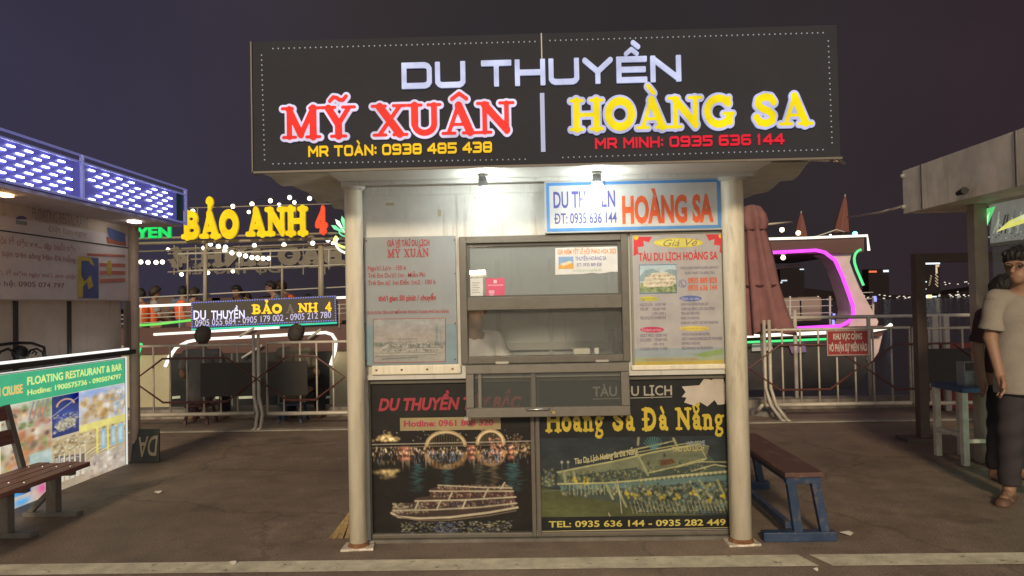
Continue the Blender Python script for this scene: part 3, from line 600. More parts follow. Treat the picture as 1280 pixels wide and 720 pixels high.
# ---- hanging bulbs
def bulb(px_, py_, label, tilt_):
    p = Vector(PY(px_, py_, 4.19)); b = thing('light_bulb', label, 'lamp', (p.x, p.y, p.z), 'lit bulbs under the kiosk roof')
    top = Vector((p.x, p.y, fzb-.001)); d = Vector((tilt_, 0, -1)).normalized()
    MB().lathe([(.028, -.012), (.028, 0)], top, 16).build('ceiling_rose', WHITE, b)
    soc = top+Vector((0, 0, -.012)); s1 = p+d*-.05
    MB().tube([soc, s1], .007, 8).build('stem', BLACK, b, True)
    MB().tube([s1, s1+d*.02, s1+d*.055, s1+d*.06], [.02, .024, .026, .02], 14).build('socket', mat('grey_socket', (.12, .12, .12), .5), b, True)
    g = []; rr = []
    for i in range(11):
        t = i/10; g.append(s1+d*(.058+.105*t)); rr.append(max(.004, .0225+.027*math.sin(min(1, t*1.25)*math.pi*.62) if t < .72 else .0495*math.sqrt(max(.01, 1-((t-.72)/.29)**2))))
    MB().tube(g, rr, 16).build('glass_bulb', glow('bulb_glow', (.93, 1.0, .95), 56), b, True)
bulb(604, 232, 'glowing white bulb above the red lettered price board', .12)
bulb(746, 226, 'glowing white bulb in front of the blue bordered sign', .0)

# ---- name plate over the right board
P1 = Plane('Y', 4.445)
N1 = thing('name_plate', 'white sign with blue border reading HOÀNG SA in orange', 'sign', tuple(np.array(P1.w(*P1.uv(792, 290)))))
a0 = P1.uv(680, 226); a1 = P1.uv(904, 287)
MB().box(a0[0], a1[0], 4.445, 4.497, a1[1], a0[1]).build('sign_box', mat('sign_grey_frame', (.5, .5, .48), .5), N1, bevel=.004)
f = Flat(P1); f.rect(682.5, 229, 901.5, 285, (.10, .28, .62)); f.rect(686.5, 232.5, 897, 281, (.56, .555, .54), 1)
f.build('printed_face', PRINTG, N1)
f = Flat(P1); f.text('DU THUYỀN', (692, 260), (769, 258), 239, (.10, .10, .34), 3, bold=.03); f.text('ĐT: 0935 636 144', (693, 280), (771, 278), 266, (.11, .11, .33), 3, bold=.02); f.build('blue_lettering', PRINTG, N1)
f = Flat(P1); f.text('HOÀNG SA', (778, 279), (892, 275), 245, (.72, .12, .035), 3, bold=.06); f.build('orange_lettering', PRINTG, N1)

# ---- price board left
P2 = Plane('Y', 4.480)
def board(name, label, cat, plane, x0, y0, x1, y1, th, m, frame_m=None, fw=.012):
    a0 = plane.uv(x0, y0); a1 = plane.uv(x1, y1)
    t = thing(name, label, cat, tuple(plane.w((a0[0]+a1[0])/2, a1[1])))
    MB().box(a0[0], a1[0], plane.v, plane.v+th, a1[1], a0[1]).build('board', m, t, bevel=.002)
    if frame_m: frame(a0[0], a1[0], a1[1], a0[1], fw, plane.v-.006, plane.v+.004).build('board_frame', frame_m, t, bevel=.002)
    return t
BT = board('price_board', 'grey price board with red MỸ XUÂN lettering and a boat picture', 'sign', P2, 454, 297, 572, 455.5, .018, mat('pale_board', (.27, .295, .315), .5, var=.1, scale=4))
f = Flat(P2); RD = (.36, .022, .04)
f.rect(456, 407, 571, 454, (.19, .28, .33), 0); f.rect(467, 398, 557, 453, (.31, .28, .26), 1); f.rect(468, 399, 556, 424, (.28, .285, .29), 2)
f.build('printed_face', PRINT, BT)
f = Flat(P2); f.text('GIÁ VÉ TÀU DU LỊCH', (484, 308), (537, 307), 300, RD, 2, bold=.035); f.text('MỸ XUÂN', (484, 322), (537, 321), 311, RD, 2, 'slab', res=20, grow=-.02)
for t_, b_, x1_, y1_ in (('Người Lớn : 150 k', 460, 508, 338), ('Trẻ Em Dưới 1m : Miễn Phí', 460, 532, 347), ('Trẻ Em từ 1m Đến 1m3 : 100 k', 460, 545, 356)): f.text(t_, (b_, y1_), (x1_, y1_-.5), y1_-6, RD, 2, bold=.01)
f.text('thời gian 50 phút / chuyến', (473, 376), (545, 375), 369, RD, 2, bold=.04); f.text('ĐƯA ĐÓN TẬN NƠI MIỄN PHÍ TRONG THÀNH PHỐ ĐÀ NẴNG', (459, 392.5), (561, 391.5), 388, RD, 2, bold=.01); f.build('red_lettering', PRINT, BT)
rs = Ras(467, 398, 557, 453, 1.6, (.33, .30, .28), 21); rs.put(np.clip((424-rs.Y)/20, 0, 1), (.30, .31, .32)); rs.put(np.clip((rs.Y-438)/8, 0, 1)*.6, (.28, .29, .28))
rs.blob(474, 431, 8, 2.5, (.12, .15, .13), False); rs.specks(60, 468, 500, 428, 433, [(.14, .18, .16), (.2, .24, .22)], .6, 1.6); rs.line([(546, 409), (546, 432)], 3, (.2, .25, .28)); rs.line([(551, 413), (551, 430)], 1.6, (.24, .28, .3)); rs.specks(60, 535, 557, 428, 435, [(.2, .22, .22), (.28, .3, .3), (.12, .14, .14)], .6, 1.6)
rs.poly([(473, 441), (478, 434), (486, 429), (522, 427), (524, 431), (548, 433), (552, 439), (540, 445), (476, 446)], (.38, .37, .34)); rs.specks(150, 484, 548, 430, 435, [(.10, .12, .13), (.4, .4, .37), (.2, .2, .2)], .5, 1.1); rs.specks(120, 476, 548, 437, 440, [(.12, .13, .14), (.34, .33, .3)], .5, 1.0)
for p_ in ([(484, 429.5), (523, 427.5)], [(480, 436), (549, 435)], [(474, 441.5), (545, 441)], [(486, 424), (522, 424)]): rs.line(p_, .8, (.16, .17, .17))
for x in (488, 500, 512, 521): rs.line([(x, 424), (x, 436)], .7, (.2, .2, .2))
rs.line([(478, 449), (522, 447)], 1.8, (.16, .18, .18)); rs.line([(470, 445.5), (545, 444)], .9, (.14, .15, .15)); rs.noise(.1, 8); rs.mesh('boat_picture', P2, .0046, PRINT, BT, lambda fu, fv: P2.uv(467+90*fu, 398.5+54.5*fv-1.2*fu))
f = Flat(P2, .0052); f.line([(467, 399), (557, 397.5), (557, 452), (467, 453.5), (467, 399)], .7, (.30, .05, .06)); f.build('picture_edge', PRINT, BT)
sc_ = MB()
for x, y in ((458, 301), (512, 299), (568, 300), (569, 342), (457, 405), (569, 404), (569, 449), (458, 451)):
    u, zz = P2.uv(x, y); MB().lathe([(.004, -.004), (.004, .004)], (u, 4.476, zz), 8).build('screw', RUST, BT)

# ---- price board right
BR = board('price_board', 'white framed fare poster with yellow title oval and red corner ornaments', 'sign', P2, 787, 291, 908, 460, .018, mat('board_white', (.44, .43, .42), .45), mat('frame_alu_pale', (.24, .235, .21), .45))
f = Flat(P2, .003); f.rect(792, 295, 904, 456, (.43, .41, .415)); f.rect(793, 452, 905, 457, (.48, .38, .09), 1); f.rect(792.5, 436, 905, 447, (.31, .37, .41), .5); f.rect(792.5, 447, 905, 452, (.34, .39, .26), .7)
RC = (.62, .05, .06)
f.poly([(792, 296), (815, 296), (811, 303), (804, 301), (805, 308), (797, 309), (798, 317), (792, 320)], RC, 1); f.poly([(904, 293), (882, 293), (886, 301), (893, 299), (892, 306), (900, 307), (899, 315), (904, 318)], RC, 1)
f.ell(795, 297, 3, 3, (.75, .5, .05), 2, 8); f.ell(901, 295, 3, 3, (.75, .5, .05), 2, 8)
f.poly([(853, 441), (868, 443), (885, 439), (903, 436), (903, 443), (880, 446)], (.25, .36, .14), 2)
f.ell(848, 303.5, 31, 6, (.72, .60, .06), 1); f.ell(848, 303.5, 27, 4.8, (.74, .68, .16), 2)
f.build('printed_face', PRINTG, BR)
f = Flat(P2, .003); BL = (.13, .12, .22); OR = (.72, .13, .04)
f.text('Giá Vé', (829, 308), (872, 307), 299, (.3, .22, .1), 4, shear=.35, bold=.0)
f.text('TÀU DU LỊCH HOÀNG SA', (798, 326), (897, 324), 315.5, (.60, .06, .05), 4, bold=.035)
f.text('THỜI GIAN THAM QUAN: 60 PHÚT', (850, 336.5), (898, 336), 333, BL, 4); f.text('XUẤT PHÁT TẠI BẾN TÀU', (856, 343), (893, 342.5), 339.5, BL, 4)
f.text('0935 889 828', (860, 354), (896, 353.5), 347, OR, 4, bold=.03); f.text('0935 636 144', (860, 363), (896, 362.5), 356, OR, 4, bold=.03)
for i, t_ in enumerate(('NGƯỜI LỚN   150.000 VNĐ', 'TRẺ EM      100.000 VNĐ', '            ( 1M-1M3 )', 'TRẺ EM DƯỚI 1M MIỄN PHÍ')): f.text(t_.strip(), (800 if i != 2 else 815, 382.5+i*5.6), (832, 382.3+i*5.6), 378.8+i*5.6, BL, 4)
for i, t_ in enumerate(('NGẮM CẦU RỒNG PHUN LỬA', 'CHIÊM NGƯỠNG 5 CẦU QUA SÔNG', 'TRÀ ĐÁ MIỄN PHÍ', 'NHẠC VÀ KARAOKE', 'KHĂN PHỦ NƯỚC GIỮ ẤM THOẢI MÁI')): f.text(t_, (851, 382+i*5.8), (851+len(t_)*1.55, 381.6+i*5.8), 378.2+i*5.8, BL, 4)
for i, t_ in enumerate(('ADULT PRICE  150.000 VND', 'CHILDREN     100.000 VND', '1M-1M3', 'CHILDREN UNDER 1M FREE')): f.text(t_, (800 if i != 2 else 817, 421+i*5.6), (834 if i != 2 else 830, 420.8+i*5.6), 417.2+i*5.6, BL, 4)
for i, t_ in enumerate(('WATCH DRAGON BRIDGE FIRE', 'VISIT 5 FAMOUS BRIDGES OF THE RIVER', 'SEAWIND ON BOARD', 'FREE DRINKING WATER ON BOAT')): f.text(t_, (852, 419.5+i*5.8), (852+len(t_)*1.45, 419+i*5.8), 415.6+i*5.8, BL, 4)
f.text('Hân Hạnh Được Phục Vụ Quý Khách', (805, 450.5), (872, 450), 447.5, (.5, .2, .15), 4, shear=.2); f.build('dark_lettering', PRINTG, BR)
f = Flat(P2, .003); f.ell(811, 373.5, 11.5, 3, (.55, .52, .08), 3); f.ell(863, 373, 14, 3.6, (.12, .17, .42), 3); f.ell(815, 412, 15, 3.6, (.55, .06, .16), 3); f.ell(868, 410.5, 19, 3, (.66, .55, .12), 3)
f.text('Người lớn', (801, 375), (820, 375), 372, (.2, .2, .1), 4, shear=.2); f.text('Dịch vụ tàu', (851, 375), (874, 374.5), 371.5, (.6, .6, .7), 4, shear=.2); f.text('Ticket price', (802, 414), (826, 413.5), 410.5, (.7, .5, .5), 4, shear=.2); f.text('Services on boat', (852, 412), (884, 411.5), 409, (.45, .3, .1), 4, shear=.2)
f.arcline(853, 354.5, 4.6, 4.6, 0, 360, .8, (.15, .2, .4), 3); f.line([(851, 352), (852, 356), (855, 358)], 1.4, (.15, .2, .4), 4); f.build('heading_marks', PRINTG, BR)
f = Flat(P2, .003); f.rect(798.5, 331, 846, 366.5, (.12, .22, .38), 2); f.rect(799.5, 332, 845, 365.5, (.42, .56, .62), 3); f.build('picture_edge', PRINTG, BR)
rs = Ras(799.5, 332, 845, 365.5, 1.8, (.46, .58, .64), 22); rs.poly([(799, 346), (806, 338), (816, 336), (826, 341), (836, 336), (846, 338), (846, 352), (799, 352)], (.27, .38, .42)); rs.put((rs.Y > 354).astype(float), (.34, .40, .22)); rs.specks(120, 799, 845, 354, 365, [(.22, .32, .14), (.46, .48, .3), (.3, .36, .2), (.14, .2, .1)], .8, 2)
rs.poly([(803, 355), (806, 347), (815, 342), (832, 341), (842, 344), (844, 351), (838, 358), (808, 359)], (.62, .57, .44)); rs.specks(90, 808, 842, 344, 356, [(.24, .2, .15), (.7, .66, .54), (.45, .22, .12), (.4, .38, .3)], .5, 1.1)
for p_ in ([(806, 347.5), (843, 346)], [(804, 352), (844, 350.5)], [(804, 356.5), (840, 356)], [(814, 342), (834, 340.5)]): rs.line(p_, 1.0, (.76, .72, .58))
rs.line([(822, 341), (823, 335)], .8, (.5, .45, .36)); rs.line([(812, 347), (816, 342)], 1, (.7, .66, .54)); rs.noise(.08, 8); rs.mesh('boat_picture', P2, .0073, PRINTG, BR, lambda fu, fv: P2.uv(799.5+45.5*fu, 332+33.5*fv))

# ---- lower posters
P3 = Plane('Y', 4.540)
def in_frame(x0, x1): return (x0+.024, x1-.024, plz0+.024, plz1-.024)
def poster(name, label, x0, x1, col):
    a = in_frame(x0, x1); t = thing(name, label, 'poster', ((a[0]+a[1])/2, 4.54, a[2]))
    MB().box(a[0], a[1], 4.5405, 4.5495, a[2], a[3]).build('sheet', mat('poster_black_'+('warm' if col else 'cool'), (.014, .0135, .0135) if col else (.0135, .015, .017), .4, var=.2, spec=.3), t); return t
T1 = poster('night_poster', 'black poster of a lit arch bridge and tour boat at night', plx0, plm-.003, 1)
f = Flat(P3); CR_ = (.42, .34, .22); PK = (.36, .10, .07)
f.text('DU THUYỀN TÂY BẮC', (473, 514), (652, 509), 497, (.36, .045, .065), 2, bold=.06, shear=.25); f.build('red_lettering', PRINTG, T1)
f = Flat(P3); f.rect(500, 522.5, 626, 536.5, (.36, .29, .16), 1); f.text('Hotline: 0961 808 320', (505, 533), (617, 531.5), 525, (.40, .05, .10), 3, bold=.05); f.build('hotline_strip', PRINTG, T1)
rs = Ras(460, 538, 666, 672, 1.4, (.012, .011, .011), 3); G_ = (.42, .32, .17)
def arch(cx, cy, rx, ry, k_=1.0):
    rs.arc(cx, cy, rx, ry, 4, 176, 4.5, np.array((.46, .34, .18))*k_); rs.arc(cx, cy, rx-.5, ry-.5, 10, 170, 1.4, np.array((.75, .62, .40))*k_)
    for a_ in range(14, 170, 9): rs.line([(cx+(rx-3)*math.cos(R(a_)), cy-(ry-3)*math.sin(R(a_))), (cx+(rx-3)*math.cos(R(a_)), cy)], .5, (.16, .12, .07))
    rs.arc(cx, cy+9, rx, ry*.95, 186, 354, 6, np.array((.26, .16, .075))*k_, soft=1.6); rs.specks(40, cx-rx, cx+rx, cy+ry*.5+9, cy+ry*.95+10, [(.12, .07, .03), (.05, .03, .02)], .5, 1.4, 2)
arch(556, 560, 25, 18.5); arch(614, 558, 17, 17, 1.1)
for i in range(60): x = rs.r.normal(478, 8.5); rs.blob(x, 552-abs(rs.r.normal(0, 6))*max(.2, 1-abs(x-478)/20), 1.8, 1.4, (.30, .22, .11))
for i in range(60): x = rs.r.normal(478, 8.5); rs.blob(x, 590+abs(rs.r.normal(0, 6))*max(.2, 1-abs(x-478)/22), 2.2, 1.8, (.11, .085, .04))
for i in range(50): rs.blob(rs.r.normal(648, 8), 562+rs.r.normal(0, 7), 1.4, 1.6, (.16, .10, .06))
rs.line([(460, 556.5), (666, 555)], .9, (.50, .44, .36)); rs.line([(460, 560.5), (666, 559)], .7, (.22, .18, .13)); rs.line([(460, 566), (666, 564)], 2.4, (.035, .03, .03))
for x, w_ in ((503, 8), (589, 5), (640, 4)):
    for y in (562, 568, 575): rs.blob(x, y, w_*.8, 2.4, (.38, .12, .085)); rs.blob(x+2, y, w_*.4, 1.2, (.3, .16, .1))
rs.specks(190, 461, 665, 561, 570, [(.62, .48, .28), (.5, .3, .14), (.7, .62, .5), (.3, .14, .08)], .4, .85, 1.8, True); rs.specks(150, 461, 665, 566, 582, [(.2, .15, .1), (.1, .12, .16), (.26, .16, .08)], .35, .7, 4, True)
rs.specks(90, 532, 580, 566, 580, [(.05, .1, .2), (.1, .16, .2), (.16, .14, .14)], .4, .9, 2.2, True); rs.specks(80, 600, 632, 566, 582, [(.05, .1, .2), (.3, .18, .12), (.16, .14, .14)], .4, .9, 2.2, True); rs.specks(60, 612, 632, 550, 574, [(.42, .2, .14), (.3, .14, .1)], .6, 1.6, 1, True)
rs.specks(34, 470, 650, 539, 553, [(.6, .56, .48), (.4, .36, .3)], .4, .7, 1, True)
for cx, c in ((519, (.02, .09, .10)), (556, (.02, .07, .08)), (601, (.05, .05, .04)), (617, (.10, .08, .05)), (638, (.02, .08, .09)), (645, (.02, .07, .08))):
    for j in range(46): y = 583+j*.8; rs.blob(cx+rs.r.normal(0, 3), y, rs.r.uniform(2, 5.5), .55, np.array(c)*rs.r.uniform(.3, 1.5)*(1-j/60))
for x in (500, 508, 530, 592): rs.blob(x, 578, .6, 8, (.3, .24, .15))
# tour boat
rs.poly([(484, 642), (487, 634), (513, 632), (516, 626), (534, 624), (534, 615), (546, 611), (640, 615), (643, 624), (646, 640), (610, 649), (560, 654), (515, 655), (492, 651)], (.055, .035, .032))
rs.specks(240, 536, 642, 618, 626, [(.26, .08, .09), (.14, .05, .07), (.38, .28, .18), (.03, .02, .02), (.2, .12, .1)], .5, 1.2); rs.specks(260, 515, 644, 630, 638, [(.20, .07, .08), (.10, .08, .13), (.36, .3, .2), (.03, .025, .02)], .5, 1.2); rs.specks(170, 486, 532, 633, 646, [(.36, .31, .22), (.26, .17, .13), (.08, .07, .06), (.5, .44, .34)], .5, 1.4)
rs.specks(140, 545, 640, 611, 616, [(.34, .2, .16), (.44, .36, .24), (.16, .08, .08)], .5, 1.2)
for pts, w_ in (([(545, 610), (600, 613.5), (640, 615)], 1.2), ([(534, 617.5), (642, 619)], 1.5), ([(515, 630), (580, 629.5), (645, 626.5)], 1.7), ([(486, 642), (540, 641.5), (600, 639), (646, 634.5)], 1.7), ([(484, 645), (493, 650), (520, 652.5), (560, 651.5), (610, 646), (647, 640)], 2.6)): rs.line(pts, w_, (.50, .45, .33))
rs.line([(486, 648), (520, 655.5), (560, 655), (610, 650), (645, 644)], 1.4, (.16, .12, .09))
for x, y, h in ((560, 630, 10), (606, 626, 10), (545, 641, 11), (578, 640, 11), (516, 642, 10), (628, 616, 8)): rs.line([(x+3, y-h), (x-2, y)], 1.8, (.52, .46, .34))
for x in range(490, 646, 4): rs.line([(x, 640-.02*(x-490)), (x, 644-.03*(x-490))], .5, (.2, .17, .12))
rs.specks(420, 496, 640, 657, 671, [(.14, .15, .10), (.30, .29, .19), (.06, .08, .18), (.10, .10, .08), (.38, .35, .24)], .6, 1.5, .5); rs.specks(60, 535, 575, 657, 671, [(.07, .09, .26), (.12, .14, .3)], .6, 1.5, .6)
rs.noise(.14, 12); aP = in_frame(plx0, plm-.003); zT = aP[2]+(aP[3]-aP[2])*.69
rs.mesh('bridge_picture', P3, .0025, PRINTG, T1, lambda fu, fv: (aP[0]+(aP[1]-aP[0])*fu, zT+(aP[2]-zT)*fv))

T2 = poster('ship_poster', 'black poster of a moored tour ship with gold Hoàng Sa lettering', plm+.003, prx1, 0)
f = Flat(P3); f.text('TÀU DU LỊCH', (741, 496), (840, 493), 482.5, (.42, .39, .34), 2, bold=.02); f.line([(741, 498.8), (840, 496)], .9, (.4, .38, .32), 2); f.build('silver_lettering', PRINTG, T2)
f = Flat(P3); f.text('Hoàng Sa Đà Nẵng', (681, 540), (906, 536), 510.5, (.56, .43, .05), 2, 'slab', res=26); f.build('gold_lettering', PRINTG, T2)
f = Flat(P3); f.text('TEL: 0935 636 144 - 0935 282 449', (686, 660), (907, 655), 650, (.56, .48, .12), 2, bold=.03); f.line([(678, 664), (914, 659)], .7, (.5, .44, .2), 2); f.build('telephone_line', PRINTG, T2)
f = Flat(P3); f.poly([(852, 483), (874, 481.5), (880, 473), (890, 475), (892, 470), (903, 470), (908, 487), (906, 505), (897, 506), (893, 500), (884, 508), (874, 502), (868, 507), (855, 503), (858, 497), (852, 496), (857, 490)], (.52, .46, .40), 3); f.build('torn_paper_patch', PRINT, T2)
rs = Ras(675, 543, 917, 645, 1.35, (.028, .036, .044), 5)
rs.put(np.clip((rs.Y-556)/60, 0, 1)*.7, (.03, .045, .045)); rs.poly([(675, 612), (700, 617), (780, 630), (800, 646), (675, 646)], (.075, .08, .035)); rs.poly([(675, 606), (760, 622), (830, 640), (917, 646), (675, 646)], (.07, .08, .036)); rs.blob(700, 640, 50, 14, (.03, .035, .012))
DK = [(.03, .04, .035), (.10, .13, .08), (.22, .24, .13), (.3, .28, .12), (.06, .10, .09)]
# hull, decks
rs.poly([(697, 586), (733, 579), (770, 573), (820, 562), (880, 552), (894, 556), (891, 566), (905, 580), (917, 588), (917, 634), (840, 636), (770, 626), (708, 616), (697, 604)], (.055, .075, .065))
rs.poly([(697, 586), (733, 579), (770, 573), (820, 562), (880, 552), (894, 556), (891, 566), (860, 573), (800, 582), (740, 589), (700, 592)], (.17, .19, .12)); rs.poly([(808, 566), (880, 556), (892, 560), (888, 572), (850, 582), (812, 590), (800, 584)], (.14, .155, .10))
rs.specks(330, 700, 806, 586, 601, DK, .5, 1.3, 1.2); rs.specks(130, 812, 888, 574, 590, DK, .5, 1.4, 1.1); rs.poly([(830, 574), (846, 571), (850, 577), (832, 581)], (.12, .06, .03))
for x, y in ((836, 567), (815, 578), (806, 572)): rs.blob(x, y, 1.6, 2.4, (.02, .02, .02), False)
for pts, w_ in (([(697, 587), (735, 580), (770, 574), (822, 563), (882, 553)], 1.6), ([(697, 602), (760, 601.5), (800, 599)], 1.8), ([(800, 599), (850, 594), (917, 589)], 2.6), ([(735, 575), (780, 563), (840, 551)], 1.1), ([(760, 566), (848, 549)], .8), ([(800, 563), (860, 553), (880, 551)], 1.0), ([(812, 590), (850, 582), (888, 572)], 1.2), ([(884, 560), (890, 572), (880, 577)], 1.0), ([(850, 583), (880, 576), (917, 577)], 1.0), ([(870, 588), (900, 580), (917, 583)], 1.1)): rs.line(pts, w_, (.42, .41, .20))
for x in range(802, 917, 3): rs.line([(x, 596-.09*(x-802)+2.5), (x, 601-.09*(x-802))], 1.3, (.40, .38, .20) if x % 2 else (.1, .16, .17))
rs.poly([(700, 604), (800, 601), (917, 593), (917, 600), (800, 608), (702, 610)], (.10, .17, .17)); rs.specks(160, 702, 800, 605, 617, [(.26, .29, .19), (.05, .07, .06), (.14, .2, .16), (.02, .03, .03), (.34, .34, .2)], .6, 1.6, 1.3)
for x in range(712, 760, 5): rs.line([(x, 604), (x+.5, 616)], 1.1, (.24, .27, .17))
for x, y, dx, dy in ((802, 566, 12, 26), (718, 586, 2, 14), (771, 602, 14, 30), (760, 604, 8, 18), (880, 600, 14, 22), (868, 601, 12, 22), (903, 600, 8, 18), (848, 546, 5, 11), (803, 544, -1, 9), (706, 588, 1, 14)): rs.line([(x, y), (x+dx, y+dy)], 3, (.26, .28, .16))
rs.specks(520, 795, 917, 603, 640, [(.14, .18, .10), (.03, .04, .035), (.08, .17, .19), (.30, .29, .12), (.2, .22, .14), (.02, .025, .03), (.4, .4, .3)], .6, 1.9, 1.1)
for x, y in ((786, 617), (797, 618), (813, 616), (831, 620), (850, 621), (872, 615), (893, 626), (910, 622), (720, 599), (735, 598)):
    for i in range(7): rs.blob(x+rs.r.normal(0, 2), y+rs.r.normal(0, 2.2), 1.3, 1.5, np.array((.52, .43, .05))*rs.r.uniform(.6, 1.1), False)
for i in range(26): x = 790+i*4.9; rs.line([(x, 626+rs.r.uniform(-2, 2)), (x+4, 641)], .9, (.28, .28, .17)); rs.line([(x+3, 625), (x-1, 638)], .6, (.08, .1, .09))
rs.line([(800, 640), (917, 640)], 1.4, (.05, .06, .05)); rs.specks(50, 677, 692, 583, 606, [(.2, .2, .09), (.36, .3, .13), (.08, .15, .2)], .6, 1.5); rs.blob(684, 600, 8, 4, (.06, .09, .06)); rs.line([(676, 611), (700, 610)], 1.2, (.1, .13, .09))
for a_ in range(30, 155, 13): rs.line([(822, 560), (822+15*math.cos(R(a_)), 560-17*math.sin(R(a_)))], .8, (.08, .22, .22))
for x in (703, 711): rs.line([(x, 586), (x, 575)], 1, (.14, .16, .14)); rs.blob(x, 574, 1.5, 1.5, (.4, .42, .36))
rs.line([(774, 598), (777, 615), (779, 641)], .9, (.45, .43, .34)); rs.line([(762, 640), (764, 645)], 1.0, (.5, .46, .34)); rs.noise(.14, 12); aQ = in_frame(plm+.003, prx1); z1q, z0q = P3.uv(795, 546)[1], P3.uv(795, 645)[1]
rs.mesh('ship_picture', P3, .0025, PRINTG, T2, lambda fu, fv: (aQ[0]+(aQ[1]-aQ[0])*fu, z1q+(z0q-z1q)*fv))
f = Flat(P3, .004); f.text('Tàu Du Lịch Hoàng Sa Đà Nẵng', (718, 580), (797, 567), 566.5, (.46, .43, .24), 1, bold=.04); f.text('WELCOME', (858, 557), (881, 555.5), 551, (.30, .36, .40), 1, bold=.03); f.text('TÀU DU LỊCH', (840, 564.5), (880, 562.5), 557.5, (.44, .38, .16), 1, bold=.04); f.build('ship_lettering', PRINTG, T2)

# ---- stickers on the upper pane and odds on the counter
PG_ = Plane('Y', WY+.0015)
def sheet(name, label, cat, x0, y0, x1, y1, col, extra=None, plane=PG_):
    f = Flat(plane, .0005); f.rect(x0, y0, x1, y1, col)
    if extra: extra(f)
    return tag(f.build(name, PRINT, None), label, cat)
sheet('paper_notice', 'small white paper notice in the lower left of the window', 'notice', 586, 348, 604, 372.5, (.62, .62, .60), lambda f: [f.rect(590, 353+i*3, 600-(i % 2)*2, 354+i*3, (.35, .35, .35), 1) for i in range(5)])
sheet('payment_sticker', 'pink payment sticker beside the white notice on the window', 'sticker', 607.5, 348, 631, 371.5, (.60, .07, .16), lambda f: [f.rect(617, 350, 621, 354, (.75, .5, .55), 1), f.rect(610, 356, 629, 357, (.7, .35, .42), 1), f.rect(611, 363, 618, 367, (.7, .4, .48), 1), f.rect(612, 368, 617, 370, (.7, .4, .48), 1)])
def banner_notice(f):
    f.text('GIÁ NIÊM YẾT LỄ HỘI PHÁO HOA 2023', (697, 318), (770, 316.5), 311.5, (.75, .22, .03), 2, bold=.03); f.text('THUYỀN HOÀNG SA', (719, 326), (758, 325), 320.5, (.1, .12, .35), 2, bold=.02)
    f.text('ĐT: 0935 889 828', (721, 333), (752, 332.5), 328.5, (.15, .15, .35), 2, bold=.02); f.rect(698, 321, 717, 336, (.2, .34, .55), 1); f.poly([(698, 332), (708, 327), (717, 330), (717, 336), (698, 336)], (.65, .35, .06), 2); f.poly([(700, 330), (712, 326), (716, 328), (704, 333)], (.75, .6, .4), 3)
    f.text('Chương trình trọn gói hấp dẫn', (716, 339.5), (752, 339), 336.5, (.2, .4, .2), 2)
f = Flat(PG_, .0005); f.poly([(694, 310), (774, 308), (775, 340), (764, 339.5), (757, 341), (748, 342), (741, 341), (728, 342.5), (694, 343.5)], (.66, .65, .64)); banner_notice(f)
tag(f.build('torn_notice', PRINT), 'torn white notice with orange heading taped inside the upper pane', 'notice')
p = PY(594, 344, WY+.2); t = thing('wall_lamp', 'warm lit tube lamp seen through the window glass', 'lamp', tuple(PY(594, 341, WY+.35)))
a, b = PY(586, 341, WY+.35), PY(606, 340, WY+.35); MB().tube([a, b], .012, 10).build('lamp_tube', glow('amber_tube', (1, .74, .45), 150), t, True); MB().box(a[0]-.01, b[0]+.01, WY+.37, WY+.39, a[2]-.03, a[2]+.015).build('lamp_holder', BLACK, t)
q = PY(722, 445, WY+.14)
def small(name, label, cat, x0, y0, x1, y1, Y, d, m):
    a, b = PY(x0, y0, Y), PY(x1, y1, Y); return tag(MB().box(a[0], b[0], Y, Y+d, ptop-.018, a[2]).build(name, m, bevel=.004), label, cat)
small('paper_box', 'pale cardboard box on the counter inside the kiosk', 'box', 717, 436, 738, 450, WY+.16, .1, mat('pale_card', (.6, .58, .5), .8))
small('paper_cup', 'white paper cup on the counter beside the pale box', 'cup', 743, 435, 749, 450, WY+.16, .03, mat('cup_white', (.7, .7, .68), .6))
t = small('cash_box', 'black card terminal at the right end of the counter', 'box', 767, 412, 774, 448, WY+.15, .08, BLACK)

# ================================================================== LEFT STALL
PL = Plane('X', -3.75); PLF = Plane('X', -3.3)
LS = thing('drinks_stall', 'stall with a blue lit roof edge and a backlit restaurant counter front', 'stall', (-4.3, 5.6, 0))
YN, YF = 3.6, 7.03
stallwall = mat('stall_beige', (.70, .60, .52), .6, var=.12, scale=3); TAUPE = mat('stall_frame', (.26, .22, .19), .5, var=.1); DARKF = mat('dark_frame', (.06, .055, .055), .45)
zlb0 = PL.uv(160, 583)[1]; zlb1 = PL.uv(160, 446)[1]; zb0 = PL.uv(80, 376)[1]
MB().box(-3.84, -3.80, YN, YF-.1, .86, zb0).build('back_panel', stallwall, LS)
for px_ in (20, 87):
    u = PX(px_, 410, -3.79)[1]; MB().box(-3.80, -3.785, u-.02, u+.02, .86, zb0).build('mullion', DARKF, LS)
MB().box(-3.86, -3.76, YN, YF-.08, 0, zlb0-.03).build('base_kerb', DARKF, LS)
MB().box(-3.9, -3.66, YN, YF-.1, zlb1+.03, zlb1+.07).build('counter_ledge', DARKF, LS)
MB().box(-3.68, -3.655, YN, 6.80, zlb1+.072, zlb1+.09).build('light_strip', glow('strip_white', (1, .97, .9), 1.2), LS)
MB().tube([(-3.73, YF, 0), (-3.73, YF, 2.2)], .045, 14).build('column', mat('stall_column', (.60, .47, .39), .5, var=.15, scale=5), LS, True)
MB().box(-3.76, -3.735, YF-.13, YF-.05, zlb1+.02, zb0).build('door_jamb', TAUPE, LS)
MB().box(-3.9, -3.76, YN, YF, zb0, 2.2).build('header_wall', stallwall, LS)
MB().box(-4.9, -3.32, YN, 7.14, 2.2, 2.225).build('soffit', mat('stall_soffit', (.62, .56, .60), .6, var=.1), LS)
MB().box(-4.9, -3.4, YN, 7.14, 2.24, 2.5).build('roof', DARKF, LS)
